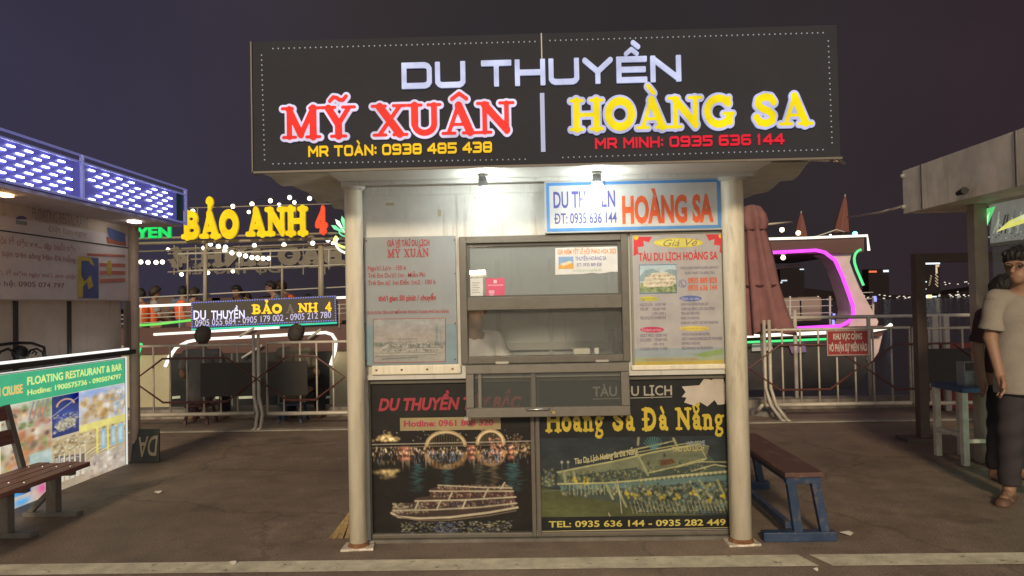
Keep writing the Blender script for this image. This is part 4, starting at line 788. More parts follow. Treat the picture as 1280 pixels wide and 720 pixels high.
for (px_, py_, c) in ((4, 229, (1, .55, .2)), (168, 279, (1, .93, .8))):
    q = PX(px_, py_, -3.5); MB().box(-3.53, -3.47, q[1]-.06, q[1]+.06, 2.185, 2.199).build('downlight', glow('downlight_%d' % px_, c, 16), LS)
weather(stallwall); weather(MATS['stall_column'])
# banner
BN = thing('banner', 'pale banner with faint red writing above the left counter', 'banner', (-3.755, 5.5, float(zb0)))
bt = 2.1
MB().box(-3.758, -3.751, YN, YF-.06, zb0+.01, bt).build('sheet', mat('banner_sheet', (.80, .74, .78), .35, var=.08, scale=3), BN)
MB().box(-3.752, -3.744, YN, YF-.06, PL.uv(80, 299)[1]-.004, PL.uv(80, 299)[1]+.004).build('seam_strip', DARKF, BN)
f = Flat(PL, .003); RF = (.60, .40, .42)
f.text('không cưới hỏi lễ tiệc v.v.., dịp buổi tiệc', (-60, 300), (94, 313), 298, RF, 2, bold=.02); f.text('sinh nhật, họp bạn trên sông Hàn Đà Nẵng', (-60, 318), (94, 325), 314, RF, 2, bold=.02)
f.text('các tiệc cưới, lễ niệm ngày mới, sinh nhật', (-50, 344), (94, 346), 339, RF, 2, bold=.02); f.text('Liên hệ: 0905 074 797', (-20, 358), (80, 359), 352, (.34, .2, .24), 2)
f.text('FLOATING RESTAURANT', (40, 274), (110, 284), 266, (.42, .30, .30), 2, bold=.02); f.text('Đặt bàn ngay', (60, 289), (108, 296), 285, RF, 2)
for i, y in enumerate((318, 331, 341, 351)): f.line([(124 if i else 108, y), (156, y+2-i)], 4.5 if i else 3, (.62, .22, .18), 2)
f.build('faded_writing', PRINT, BN)
f = Flat(PL, .003); BLU = (.12, .16, .42); YE = (.66, .52, .12)
f.rect(97, 320, 123, 373, BLU, 1); f.poly([(97, 320), (113, 322), (118, 333), (113, 330), (110, 326), (101, 326), (101, 345), (105, 352), (113, 344), (116, 358), (110, 362), (108, 352), (103, 358), (103, 372), (97, 372)], YE, 2)
f.ell(136, 335, 3.5, 10, YE, 3); f.poly([(134, 284), (156, 292), (157, 307), (146, 306), (136, 300)], (.12, .17, .4), 1); f.poly([(132, 296), (148, 302), (157, 303), (157, 307), (134, 304)], (.48, .16, .1), 2)
f.ell(26, 274, 7, 4, (.12, .12, .3), 2, 12, 0, 180); f.rect(19, 275, 33, 282, (.3, .34, .34), 2); f.build('printed_picture', PRINT, BN)
# lit roof edge
LP = thing('led_sign', 'blue roof edge sign covered in rows of white LED dashes', 'sign', (-3.3, 5.4, 2.23))
zt0, zt1 = 2.235, 2.555
MB().box(-3.33, -3.305, YN, 7.15, zt0, zt1-.04).build('backing_panel', mat('blue_backing', (.05, .05, .30), .4, emit=.3, ecol=(.20, .19, .72)), LP)
fr = MB(); FRM = mat('blue_lit_tube', (.35, .36, .62), .4, emit=.25, ecol=(.3, .32, .9))
for zz in (zt0, zt1, zt1-.05): fr.tube([(-3.29, YN, zz), (-3.29, 7.17, zz)], .009, 8)
for px_ in (100,): fr.tube([(-3.285, PLF.uv(px_, 210)[0], zt0), (-3.285, PLF.uv(px_, 210)[0], zt1)], .016, 8)
fr.tube([(-3.29, 7.16, zt0-.02), (-3.29, 7.16, zt1)], .016, 8); fr.build('tube_frame', FRM, LP)
MB().box(-3.306, -3.300, 7.0, 7.14, zt0+.01, zt1-.05).build('end_panel', mat('teal_panel', (.06, .16, .16), .4), LP)
proto = None; n = 0
ym = PLF.uv(100, 210)[0]
leds = MB()
for (ya, yb_) in ((4.3, ym-.05), (ym+.05, 6.96)):
    rows = 7
    for r_ in range(rows):
        zz = zt1-.085-r_*.0365; nn = int((yb_-ya)/.185)
        for i in range(nn):
            y = ya+(i+.5+(.5 if r_ % 2 else 0))*(yb_-ya)/(nn+.5); 
            if y > yb_ or random.random() < .03: continue
            if n < 99:
                if proto is None: proto = MB().box(-3.302, -3.296, -.026, .026, -.0055, .0055); proto = MB().box(-3.302, -3.292, y-.034, y+.034, zz-.0045, zz+.0045).build('led_dash', glow('led_dash_glow', (.80, .84, 1), 8), LP); p0 = (y, zz)
                else:
                    c = proto.copy(); COL.objects.link(c); c.parent = LP; c.location = (0, y-p0[0], zz-p0[1])
            else: leds.box(-3.302, -3.292, y-.034, y+.034, zz-.0045, zz+.0045)
            n += 1
if leds.v: stuff(leds.build('led_dashes', glow('led_dash_glow', (1, 1, 1), 9), LP))
# backlit counter front
LB = thing('lightbox', 'backlit green headed restaurant advertisement on the counter front', 'sign', (-3.75, 5.3, float(zlb0)))
MB().box(-3.80, -3.752, YN, 6.93, zlb0, zlb1).build('box_body', DARKF, LB)
PB = Plane('X', -3.75); f = Flat(PB, .0)
u0 = 4.2; u1 = 6.89
f.uvpoly([(u0, zlb0+.015), (u1, zlb0+.015), (u1, zlb1-.01), (u0, zlb1-.01)], (.62, .56, .44))
zh = PB.uv(158, 478)[1]; f.uvpoly([(u0, zh), (u1, zh), (u1, zlb1-.012), (u0, zlb1-.012)], (.06, .40, .21), 1); f.build('lit_face', LIT, LB)
f = Flat(PB, .001); f.text('FLOATING RESTAURANT & BAR', (34, 482), (152, 462), 463, (.82, .80, .28), 3, bold=.02); f.text('Hotline: 1900575736 - 0905074797', (34, 494), (151, 473), 477.3, (.80, .78, .26), 3, bold=.02)
f.text('SÔNG HÀN CRUISE', (-46, 505), (28, 489.5), 486, (.92, .50, .16), 3, bold=.03); f.build('header_lettering', LIT, LB)
rs = Ras(0, 0, 160, 150, 1.35, (.60, .50, .34), 9)               # collage drawn in a straight frame: x as in the photo, y = share of the height * 150
def cell(x0, x1, a, b, col): rs.put(((rs.X >= x0) & (rs.X < x1) & (rs.Y >= a*150) & (rs.Y < b*150)).astype(float), col)
FOOD = [(.72, .30, .12), (.30, .40, .14), (.74, .64, .44), (.55, .24, .14), (.8, .72, .6), (.2, .14, .1)]
cell(0, 36, 0, .26, (.62, .64, .52)); cell(36, 64, 0, .26, (.44, .47, .36)); rs.specks(90, 2, 62, 4, 38, FOOD, 1.5, 5, 1.1)
for x in (42, 48, 54, 60): rs.line([(x, 2), (x-6, 26)], 2.4, (.26, .27, .26))
cell(0, 64, .26, .62, (.58, .42, .28)); rs.specks(130, 0, 63, 40, 92, FOOD, 1.5, 6, 1.0); cell(37, 65, .52, .98, (.42, .55, .50)); rs.specks(40, 38, 64, 80, 145, [(.5, .6, .56), (.36, .48, .46), (.6, .62, .5)], 2, 6)
cell(0, 38, .62, 1, (.05, .27, .62)); rs.specks(30, 0, 37, 95, 140, [(.1, .36, .7), (.04, .2, .5)], 2, 6); rs.specks(16, 2, 35, 98, 125, [(.85, .9, .95)], .8, 1.4)
cell(0, 65, .88, 1, (.58, .50, .36)); rs.blob(52, 133, 7, 9, (.78, .10, .36), False); rs.blob(41, 138, 5, 7, (.74, .5, .38), False); rs.blob(26, 142, 13, 6, (.08, .38, .74), False); rs.blob(5, 144, 8, 7, (.80, .78, .68), False); rs.blob(60, 128, 4, 8, (.70, .64, .44), False)
cell(64.5, 99, 0, .42, (.04, .055, .17)); rs.arc(82, 18, 11, 11, 15, 170, 2.2, (.66, .40, .24)); rs.line([(65, 30), (98, 8)], 1, (.5, .45, .42)); rs.blob(82, 34, 14, 12, (.03, .06, .26)); rs.specks(110, 67, 97, 30, 56, [(.66, .64, .54), (.5, .46, .3), (.14, .18, .42), (.3, .3, .36), (.05, .06, .2)], .6, 1.8); rs.poly([(70, 50), (74, 40), (88, 36), (95, 44), (94, 52), (74, 56)], (.5, .46, .32)); rs.specks(60, 72, 94, 38, 54, [(.75, .72, .6), (.3, .26, .16), (.15, .16, .3)], .6, 1.5)
cell(99, 160, 0, .40, (.58, .60, .66)); rs.blob(118, 6, 22, 8, (-.3, -.2, .02)); rs.blob(146, 18, 10, 14, (-.12, -.06, .0)); rs.specks(150, 101, 158, 12, 52, [(.62, .38, .12), (.74, .52, .2), (.5, .3, .1), (.8, .74, .62)], 1.2, 4, 1.5); rs.specks(50, 135, 158, 5, 55, [(.8, .82, .84), (.4, .5, .62), (.6, .5, .3)], 1, 2.4, 2)
cell(99, 160, .37, .47, (.76, .68, .22)); cell(64.5, 160, .45, 1, (.56, .44, .24)); rs.put(np.clip((rs.Y-70)/70, 0, 1)*((rs.X > 64.5) & (rs.Y > 66)), (.44, .36, .25))
rs.specks(260, 66, 158, 68, 92, [(.82, .74, .54), (.5, .38, .18), (.7, .56, .3), (.3, .22, .12)], .8, 2.4)
for i in range(6): x = 68+i*6.6; cell(x, x+4.6, .62+.012*i, .78, (.16, .13, .12)); cell(x+.6, x+4, .64+.012*i, .70, (.45, .42, .38)); cell(x, x+4.6, .80, .9, (.72, .66, .54)); rs.line([(x+5.4, 92), (x+5.4, 128)], .9, (.78, .72, .55))
for i in range(12): rs.line([(106+i*2.2, 102+i*1.5), (124+i*3, 92+i*2.4)], 1.2, (.80, .70, .42) if i % 2 else (.34, .24, .12))
for x in (121.5, 135): rs.line([(x, 66), (x, 140 if x > 130 else 128)], 2.4, (.86, .74, .16))
for x0_, x1_ in ((126, 133), (139, 145), (148, 155)): cell(x0_, x1_, .47, .70, (.30, .52, .60)); cell(x0_+1.5, x1_-2, .5, .66, (.5, .62, .64))
rs.specks(120, 110, 158, 112, 146, [(.66, .58, .44), (.42, .33, .24), (.78, .74, .66), (.55, .46, .4)], 1, 4, 1.5); rs.blob(116, 138, 16, 10, (.06, .03, .04)); rs.noise(.10, 14); rs.a *= .92
u_of = lambda x: PB.uv(x, 470)[0]
def lbfn(fu, fv):
    x = max(1.0, 159.0*fu-0) if fu > 0 else .0; u = min(u1, PB.uv(x, 480)[0]); return (u, zh-.003+(zlb0+.018-zh)*fv)
rs.mesh('photo_collage', PB, .0015, LIT, LB, lbfn)
MB().box(-3.752, -3.742, u0, 6.92, zlb0, zlb0+.012).build('lit_edge', glow('edge_white', (.95, .95, .9), .8), LB); MB().box(-3.752, -3.742, 6.905, 6.92, zlb0+.012, zlb1-.004).build('lit_edge', MATS['edge_white'], LB); MB().box(-3.752, -3.742, u0, 6.92, zlb1-.004, zlb1+.004).build('lit_edge', MATS['edge_white'], LB)
# iron ornament on the ledge
OR_ = thing('iron_scroll', 'black wrought iron scroll ornament on the left counter ledge', 'ornament', (-3.7, 5.05, float(zlb1+.07)))
PO = Plane('X', -3.7); zo = zlb1+.07
def P3d(pl, pts, off=0): return [pl.w(*pl.uv(*p), off) for p in pts]
IR = mat('wrought_iron', (.025, .025, .028), .5, metal=.4)
MB().tube(P3d(PO, [(-30, 440), (0, 431), (20, 428.5), (40, 429), (55, 434), (57, 450)]), .011, 8).tube(P3d(PO, [(-6, 452), (0, 440), (10, 436), (18, 441), (20, 448)]), .009, 7).tube(P3d(PO, [(34, 446), (38, 438), (46, 436), (53, 440), (56, 450)]), .008, 7).tube(P3d(PO, [(40, 442), (43, 439), (46, 441), (44, 444)]), .006, 7).build('scroll', IR, OR_, True)
c_ = PO.w(*PO.uv(25, 441)); MB().ball(c_, .055, 10).lathe([(.04, 0), (.03, .04)], (c_[0], c_[1], zo), 12).build('lantern', IR, OR_, True)
# bench
def slatbench():
    xr_ = PY(110, 580, 5.33)[0]; zsb = float(PY(110, 578, 5.33)[2]); WD = mat('red_brown_wood', (.24, .105, .085), .5, var=.35, scale=5, stretch=(8, 1, 8), bump=.15, bscale=30); LG = mat('grey_leg', (.20, .185, .165), .6, var=.15)
    weather(WD, (.30, .17, .12), .54, .68, .6, (5, .8, 5)); weather(LG, (.22, .12, .07), .56, .68, .8, (4, 4, 4))
    b = thing('slatted_bench', 'red brown slatted bench with backrest in front of the lit counter', 'bench', (xr_-.25, 4.5, 0))
    yf, yn = 5.36, 3.55
    for i in range(4):
        x1 = xr_-i*.098; MB().box(x1-.09, x1, yn, yf-(.03 if i == 2 else 0)+(.015 if i == 1 else 0), zsb-.032, zsb).build('seat_slat', WD, b, bevel=.004)
    for i, (za, zb_) in enumerate(((zsb+.17, zsb+.265), (zsb+.33, zsb+.425))):
        x = xr_-.42-.045*i; MB().prism([(x, yn, za), (x-.03, yn, za), (x-.055, yn, zb_), (x-.025, yn, zb_)], (0, yf-.14-yn, 0)).build('back_slat', WD, b, bevel=.004)
    for y in (5.2, 4.72, 3.8):
        for i in range(4): MB().lathe([(.009, 0), (.007, .005)], (xr_-i*.098-.045, y, zsb+.0005), 8).build('bolt', STEEL, b)
        lg = MB(); lg.box(xr_-.2, xr_-.13, y-.035, y+.035, .03, zsb-.033).box(xr_-.36, xr_+.02, y-.04, y+.04, 0, .032).bar((xr_-.33, y, .03), (xr_-.16, y, .2), .035, .035).box(xr_-.39, xr_-.02, y-.025, y+.025, zsb-.06, zsb-.034).build('leg', LG, b, bevel=.004)
        MB().bar((xr_-.37, y, zsb-.06), (xr_-.5, y, zsb+.43), .03, .05).build('back_post', LG, b, bevel=.003)
slatbench()
# leaning black panel with upside-down letters
pb = thing('leaning_panel', 'small black board with upside-down tan letters leaning by the stall column', 'board', tuple(PG(184, 579)))
pp = Plane('Y', float(PG(184, 579)[1])); v4 = [pp.uv(*p) for p in ((163, 580), (199, 578), (194.5, 538), (163, 538))]
def lean(u, zz, d=0): return (u, pp.v+zz*.22-d, zz)
a_ = [lean(u, max(0, zz)) for u, zz in v4]; MB().prism(a_, (0, .015, 0)).build('board', mat('board_black', (.02, .02, .022), .5), pb)
f = Flat(pp, 0); f.text('DA', (170, 548), (194, 546), 571, (.36, .27, .17), 1, mirror=True, bold=.02); f.v = [(u, pp.v+zz*.22-.003, zz) for u, _, zz in f.v]; f.build('lettering', PRINT, pb)
# broom behind the left column
bp0 = PG(424, 672); br = thing('broom', 'worn straw broom leaning behind the left column', 'broom', tuple(bp0))
mb = MB()
for i in range(70):
    t = random.random(); x = bp0[0]-.06+t*.15; mb.bar((x, bp0[1]+random.uniform(-.02, .02), 0), (bp0[0]+.06+t*.03, bp0[1]+.02, .13+random.uniform(-.01, .02)), .004, .004)
mb.build('bristles', mat('straw', (.36, .26, .13), .9, var=.4, scale=60), br); MB().tube([(bp0[0]+.075, bp0[1]+.02, .12), (bp0[0]+.16, bp0[1]+.1, 1.0)], .011, 8).build('handle', mat('broom_stick', (.4, .3, .16), .7), br)

# ================================================================== RIGHT STALL
PRF = Plane('X', 3.4, -1)
RS = thing('white_stall', 'white panelled stall roof and column at the right edge', 'stall', (4.3, 5.8, 0))
PALE = mat('weathered_panel', (.76, .70, .60), .55, var=.22, scale=2.2, bump=.1, bscale=10)
weather(PALE, (.30, .22, .14), .52, .78, .55)
MB().box(3.4, 3.44, 3.6, 7.0, 2.15, 2.54).build('fascia_panel', PALE, RS)
for px_ in (1152, 1271):
    y = abs(PRF.uv(px_, 230)[0]); MB().box(3.394, 3.4, y-.006, y+.006, 2.15, 2.54).build('panel_joint', DARKF, RS)
MB().box(3.44, 5.2, 3.6, 6.97, 2.16, 2.2).build('soffit', PALE, RS); MB().box(3.44, 5.2, 3.6, 6.97, 2.22, 2.52).build('roof', DARKF, RS)
MB().box(3.44, 5.2, 6.97, 7.0, 2.15, 2.54).build('end_panel', PALE, RS)
cx = float(PY(1223, 400, 6.5)[0]); MB().box(cx-.055, cx+.055, 6.42, 6.53, 0, 2.16).build('column', mat('stall_column_pale', (.42, .36, .29), .5, var=.15), RS, bevel=.006)
MB().box(cx+.06, cx+.11, 3.6, 6.42, 0.02, .82).build('counter_wall', mat('counter_dark', (.1, .09, .09), .6), RS)
MB().box(cx+.0, cx+.3, 3.6, 6.40, .82, .86).build('counter_top', PALE, RS)
MB().box(cx+.8, cx+.84, 3.6, 6.42, .86, 1.78).build('back_shelf', mat('interior_grey', (.30, .33, .31), .5, var=.3, scale=14), RS)
q = PY(1236, 306, 6.35); MB().box(cx+.06, cx+.075, 3.6, 6.40, q[2]-.012, q[2]+.012).build('window_rail', mat('pale_green_rail', (.42, .46, .4), .4), RS)
MB().box(cx+.075, cx+.079, 3.6, 6.40, .87, q[2]-.013).build('glass_pane', mat('stall_glass', (.6, .7, .68), .05, alpha=.25, spec=.8), RS)
f_ = MB().tube([PRF.w(*PRF.uv(1211, 238), .0), PRF.w(*PRF.uv(1211, 236), .05)], .008, 8); c_ = PRF.w(*PRF.uv(1213, 239), .07); f_.tube([(c_[0], c_[1]-.05, c_[2]), (c_[0], c_[1]+.05, c_[2]-.01)], [.03, .018], 10).build('spotlight', BLACK, RS)
for (px_, py_) in ((1124, 222), (1130, 259)):
    c_ = PRF.w(*PRF.uv(px_, py_), .01); MB().ball((c_[0], 6.98, c_[2]), .022, 8).build('bolt_head', mat('bolt_grey', (.3, .3, .3), .4), RS, True)
SCN = thing('lit_screen', 'glowing green and yellow picture panel inside the right stall', 'screen', (cx+.07, 6.1, float(q[2]+.02)))
PSC = Plane('X', cx+.062, -1); f = Flat(PSC, .003); zz0, zz1 = q[2]+.014, 2.14
f.uvpoly([(-6.40, zz0), (-3.7, zz0), (-3.7, zz1), (-6.40, zz1)], (.13, .13, .11))
f.poly([(1228, 262), (1245, 258), (1229, 296)], (.10, .55, .16), 2); f.poly([(1228.5, 280), (1238, 264), (1234, 285), (1229, 297)], (.45, .85, .5), 2.5); f.poly([(1246, 290), (1262, 276), (1285, 266), (1290, 276), (1264, 284)], (.62, .60, .14), 2); f.poly([(1262, 279), (1290, 262), (1290, 270)], (.55, .6, .35), 3)
for i in range(8): f.line([(1237+i*5, 292), (1241+i*5+random.uniform(-2, 4), 262+random.uniform(0, 12))], 2, random.choice([(.03, .03, .03), (.22, .24, .2), (.08, .1, .08)]), 1.5)
for i in range(40): x, y = random.uniform(1232, 1285), random.uniform(280, 301); f.rect(x, y, x+2.5, y+1.3, random.choice([(.05, .05, .05), (.24, .25, .22), (.16, .18, .15)]), 1.2)
f.build('picture', printmat('screen_print', emit=1.1), SCN)
LB2 = thing('glowing_sign', 'pale green lit panel glowing behind the dark trousers at right', 'sign', (cx+.05, 6.0, .05)); PQ = Plane('X', cx+.055, -1); f = Flat(PQ, .003)
f.uvpoly([(-6.38, .08), (-3.7, .08), (-3.7, .78), (-6.38, .78)], (.35, .5, .40))
for i in range(60): u, w_ = -random.uniform(5.4, 6.35), random.uniform(.1, .7); f.uvpoly([(u, w_), (u+.04, w_), (u+.05, w_+.05), (u+.01, w_+.04)], random.choice([(.7, .8, .7), (.12, .2, .14), (.4, .55, .35)]), 1+i*.02)
f.build('lit_face', printmat('panel_print', emit=.9), LB2)
# table with boxes
def table():
    y0, y1 = 6.36, 6.78; zt = float(PY(1168, 478, y1)[2]); x0 = float(PY(1170, 480, y1)[0]); x1 = cx-.02
    t = thing('side_table', 'tall white legged table with blue top beside the right stall', 'table', ((x0+x1)/2, (y0+y1)/2, 0)); LG = mat('greenish_white_leg', (.70, .67, .56), .5, var=.25, scale=9)
    MB().box(x0-.03, x1+.03, y0-.03, y1+.03, zt-.04, zt).build('table_top', mat('blue_top', (.05, .09, .20), .5, var=.2), t, bevel=.005)
    for x in (x0, x1):
        for y in (y0, y1): MB().box(x-.025, x+.025, y-.025, y+.025, 0, zt-.041).build('leg', LG, t, bevel=.004)
    for y in (y0, y1): MB().bar((x0+.026, y, .2), (x1-.026, y, .2), .03, .03).build('stretcher', LG, t)
    for x in (x0, x1): MB().bar((x, y0+.026, .24), (x, y1-.026, .24), .03, .03).build('stretcher', LG, t)
    tag(frame(0, .14, 0, .2, .006, 0, .12).build('holder_rack', mat('clear_plastic', (.4, .42, .42), .2, alpha=.7)), 'clear plastic holder box on the blue table top', 'box').location = (x0+.14, (y0+y1)/2-.05, zt)
    o = MB().box(0, .11, 0, .1, 0, .12).build('tissue_box', mat('label_grey', (.34, .33, .34), .6, var=.3, scale=30), bevel=.004); tag(o, 'small pale box inside the clear plastic holder', 'box').location = (x0+.14, (y0+y1)/2-.045, zt+.007)
    o = MB().box(0, .1, 0, .09, 0, .145).build('drinks_carton', mat('navy_box', (.05, .055, .14), .5, var=.3, scale=20), bevel=.006); tag(o, 'dark blue carton on the blue table top', 'box').location = (x0+.29, (y0+y1)/2-.1, zt)
table()
# blue bench
def bluebench():
    BLUE = mat('blue_paint', (.026, .052, .115), .45, var=.25, scale=7, bump=.08); BR_ = mat('brown_seat', (.105, .052, .042), .5, var=.25, scale=5, stretch=(1, 6, 1))
    weather(BLUE, (.16, .12, .09), .55, .66, .8, (4, 4, 4)); weather(BR_, (.26, .18, .13), .54, .68, .7, (4, 1.2, 4))
    x0, x1 = float(PY(981, 592, 4.47)[0]), float(PY(1024, 584, 4.47)[0]); zz = float(PY(1000, 589, 4.47)[2]); f0, f1 = float(PY(953, 680, 4.47)[0]), float(PY(1044, 672, 4.47)[0])
    b = thing('plank_bench', 'blue framed bench with brown plank seat beside the right column', 'bench', ((x0+x1)/2, 5.2, 0))
    MB().box(x0-.012, x1+.012, 4.43, 5.75, zz-.028, zz).build('seat', BR_, b, bevel=.004)
    for y in (4.47, 5.7):
        MB().bar((x0+.03, y, zz-.055), (x0+.065, y, .05), .05, .045, (0, 1, 0)).build('leg', BLUE, b, bevel=.003); MB().bar((x1-.03, y, zz-.055), (x1+.02, y, .05), .05, .045, (0, 1, 0)).build('leg', BLUE, b, bevel=.003)
        MB().box(x0, x1, y-.025, y+.025, zz-.068, zz-.029).build('crossbar', BLUE, b, bevel=.003); MB().box(f0, f1, y-.035, y+.035, 0, .055).build('foot_bar', BLUE, b, bevel=.005)
    MB().box(x0+.005, x0+.04, 4.5, 5.67, .058, .10).build('stretcher', BLUE, b, bevel=.003); MB().box(x0+.012, x0+.03, 4.5, 5.67, zz-.065, zz-.03).build('apron', BLUE, b); MB().box(x1-.03, x1-.012, 4.5, 5.67, zz-.065, zz-.03).build('apron', BLUE, b)
bluebench()
# dark portal frame
DB = mat('dark_brown_steel', (.11, .078, .068), .6, var=.2)
pf = thing('portal_frame', 'dark brown steel portal frame behind the table', 'frame', (4.1, 7.52, 0))
xa, xb = float(PY(1145, 430, 7.5)[0]), float(PY(1157, 430, 7.5)[0]); zt = float(PY(1170, 317, 7.5)[2]); zb_ = float(PY(1170, 328, 7.5)[2])
MB().box(xa, xb, 7.46, 7.56, 0, zt).build('post', DB, pf, bevel=.004); MB().box(xb+.9, xb+1.0, 7.46, 7.56, 0, zt).build('post', DB, pf, bevel=.004); MB().box(xb, xb+.9, 7.47, 7.55, zb_, zt).build('beam', DB, pf, bevel=.004); MB().box(xa-.16, xb+.1, 7.4, 7.64, 0, .03).build('foot_plate', DB, pf)

# ================================================================== BARRIERS AND QUAY
BARM = mat('barrier_steel', (.55, .50, .43), .5, metal=.1, var=.2, scale=6); PLT = mat('dark_plate', (.034, .029, .027), .6, var=.2); RED = mat('dark_red_tube', (.11, .035, .032), .5)
def barrier(label, pxa, pxb, Y, ytop, ybot, ends=(1, 1), plate=None, arrow=None, pale=1.0, sup=1):
    xa, xb = float(PY(pxa, 470, Y)[0]), float(PY(pxb, 470, Y)[0]); zt, zb = float(PY((pxa+pxb)/2, ytop, Y)[2]), float(PY((pxa+pxb)/2, ybot, Y)[2])
    t = thing('crowd_barrier', label, 'barrier', ((xa+xb)/2, Y, 0), 'metal crowd barriers along the quay'); r = .018
    MB().tube([(xa, Y, zb), (xa, Y, zt), (xb, Y, zt), (xb, Y, zb)], r, 8).build('top_frame', BARM, t, True); MB().tube([(xa, Y, zb), (xb, Y, zb)], .024, 8).build('bottom_rail', BARM, t, True)
    n = max(2, round((xb-xa)/.2)); pr = None
    for i in range(1, n):
        x = xa+(xb-xa)*i/n
        if pr is None: pr = MB().tube([(x, Y, zb), (x, Y, zt)], .0115, 8).build('bar', BARM, t, True); px0 = x
        else: c = pr.copy(); COL.objects.link(c); c.parent = t; c.location = (x-px0, 0, 0)
    for e_, x in zip(ends, (xa, xb)):
        if not e_: continue
        for s in (0, .06*e_):
            MB().tube([(x+s, Y-.02, zt+.12), (x+s, Y-.02, zb+.2), (x+s+.05, Y-.05, zb), (x+s+.1, Y-.26, .02), (x+s+.1, Y-.34, .014)], .02, 8).build('leg', BARM, t, True)
        MB().tube([(x-.03, Y+.02, zb), (x-.05, Y+.25, .02)], .02, 8).build('leg', BARM, t, True)
    zm = (zt+zb)/2; 
    if plate:
        p0, p1 = float(PY(plate[0], 470, Y)[0]), float(PY(plate[1], 470, Y)[0])
        MB().box(p0, p1, Y-.03, Y-.022, zm-.2, zm+.2).build('plate', PLT, t)
    a0, a1 = (xa+.04, xb-.04) if not arrow else (float(PY(arrow[0], 470, Y)[0]), float(PY(arrow[1], 470, Y)[0])); h = .26
    MB().tube([(a0, Y-.034, zm), (a0+.36, Y-.034, zm+h), (a1-.36, Y-.034, zm+h), (a1, Y-.034, zm), (a1-.36, Y-.034, zm-h), (a0+.36, Y-.034, zm-h)], .013, 7, True).build('hexagon_frame', RED, t)
    return t, xa, xb, zt, zb
BY = 9.0
barrier('grey barrier with a dark plate behind the black leaning board', 150, 318, BY, 432, 518, (0, 1), (252, 316), (168, 322))
barrier('grey barrier between the leaning board and the kiosk column', 334, 500, BY, 427, 516, (0, 0), (336, 385), (322, 432))
barrier('pale barrier carrying the red warning sign beside the kiosk', 956, 1138, BY, 411, 505, (1, 0), None, (935, 1075))
barrier('pale barrier behind the side table at the right', 1142, 1330, BY, 409, 503, (0, 0), (1146, 1215), (1080, 1230))
# red warning sign on the barrier
PWs = Plane('Y', BY-.06); a0 = PWs.uv(1034, 414); a1 = PWs.uv(1085.5, 443)
WS = thing('warning_sign', 'red warning sign with white lettering fixed on the pale barrier', 'sign', ((a0[0]+a1[0])/2, BY-.06, a1[1]))
MB().box(a0[0], a1[0], BY-.058, BY-.045, a1[1], a0[1]).build('plate', mat('red_plate', (.30, .03, .035), .45, var=.1), WS); frame(a0[0]-.008, a1[0]+.008, a1[1]-.008, a0[1]+.008, .012, BY-.064, BY-.05).build('rim', mat('pale_rim', (.45, .3, .28), .5), WS)
f = Flat(PWs, .001); f.text('KHU VỤC CẢNG', (1041.5, 424.5), (1077.5, 423.5), 417, (.62, .52, .48), 2, bold=.06); f.text('VÔ PHẬN SỰ MIỄN VÀO', (1036, 439.5), (1084, 438), 430, (.62, .52, .48), 2, bold=.055); f.build('white_lettering', PRINT, WS)
# pier railing on the quay edge at right
RP = mat('pale_rail_paint', (.52, .48, .44), .5, var=.15)
pr_ = thing('quay_railing', 'pale steel railing on the quay edge behind the barriers', 'railing', (4.6, 9.9, .12)); zr = float(PY(1040, 396, 9.9)[2])
MB().tube([(2.4, 9.9, zr), (7.6, 9.9, zr-.02)], .024, 8).build('top_rail', RP, pr_, True)
for px_ in (994, 1086, 1176, 1230, 1320): x = float(PY(px_, 420, 9.9)[0]); MB().tube([(x, 9.9, .12), (x, 9.9, zr+(.1 if px_ == 994 else 0))], .026, 8).build('post', RP, pr_, True)
for px_ in (1168, 1182): x = float(PY(px_, 420, 9.4)[0]); tag(MB().box(x-.035, x+.035, 9.37, 9.43, 0, float(PY(px_, 395, 9.4)[2])).build('mooring_post', RP, bevel=.004), 'pale square mooring post %s behind the side table' % ('with a gap to the portal frame' if px_ == 1168 else 'next to the stall column'), 'post')
rx = PY(1192, 436, 9.55); tag(MB().box(rx[0]-.27, rx[0]+.3, 9.5, 9.65, 0, rx[2]+.07).build('red_crate', mat('red_plastic', (.24, .03, .035), .5), bevel=.01), 'red plastic crate on the quay behind the side table', 'crate')
# folded umbrella on the quay
UM = thing('folded_parasol', 'tall folded dusty red parasol standing behind the kiosk', 'parasol', (*[float(v) for v in PY(956, 420, 9.35)[:2]], 0.0)); ux, uy = UM.location.x, UM.location.y
zt = float(PY(945, 256, 9.35)[2]); zb_ = float(PY(956, 414, 9.35)[2])
v = []; f = []; NN = 32
prof = [(0.03, 1.0), (.10, .985), (.15, .93), (.17, .86), (.13, .80), (.17, .62), (.20, .4), (.235, .2), (.27, .06), (.285, 0)]
for r_, t_ in prof:
    for k_ in range(NN):
        a_ = 2*math.pi*k_/NN; rr = r_*(1+(.26*(1-t_)+.08)*math.sin(8*a_+2*t_)+.05*math.sin(5*a_+3)); v.append((ux+rr*math.cos(a_)+(-.12*t_), uy+rr*math.sin(a_), zb_+(zt-zb_)*t_+.05*(1-t_)*math.sin(3*a_)))
for i in range(len(prof)-1):
    for k_ in range(NN): f.append((i*NN+k_, i*NN+(k_+1) % NN, (i+1)*NN+(k_+1) % NN, (i+1)*NN+k_))
mkobj('canopy', v, f, mat('dusty_red_cloth', (.25, .115, .115), .85, var=.2, scale=5), UM, True)
for t_, r_ in ((.80, .137), (.36, .215)): MB().tube([(ux-.12*t_+r_*math.cos(q*math.pi/8), uy+r_*math.sin(q*math.pi/8), zb_+(zt-zb_)*t_) for q in range(16)], .009, 5, True).build('tie_strap', mat('strap_dark', (.12, .05, .05), .8), UM, True)
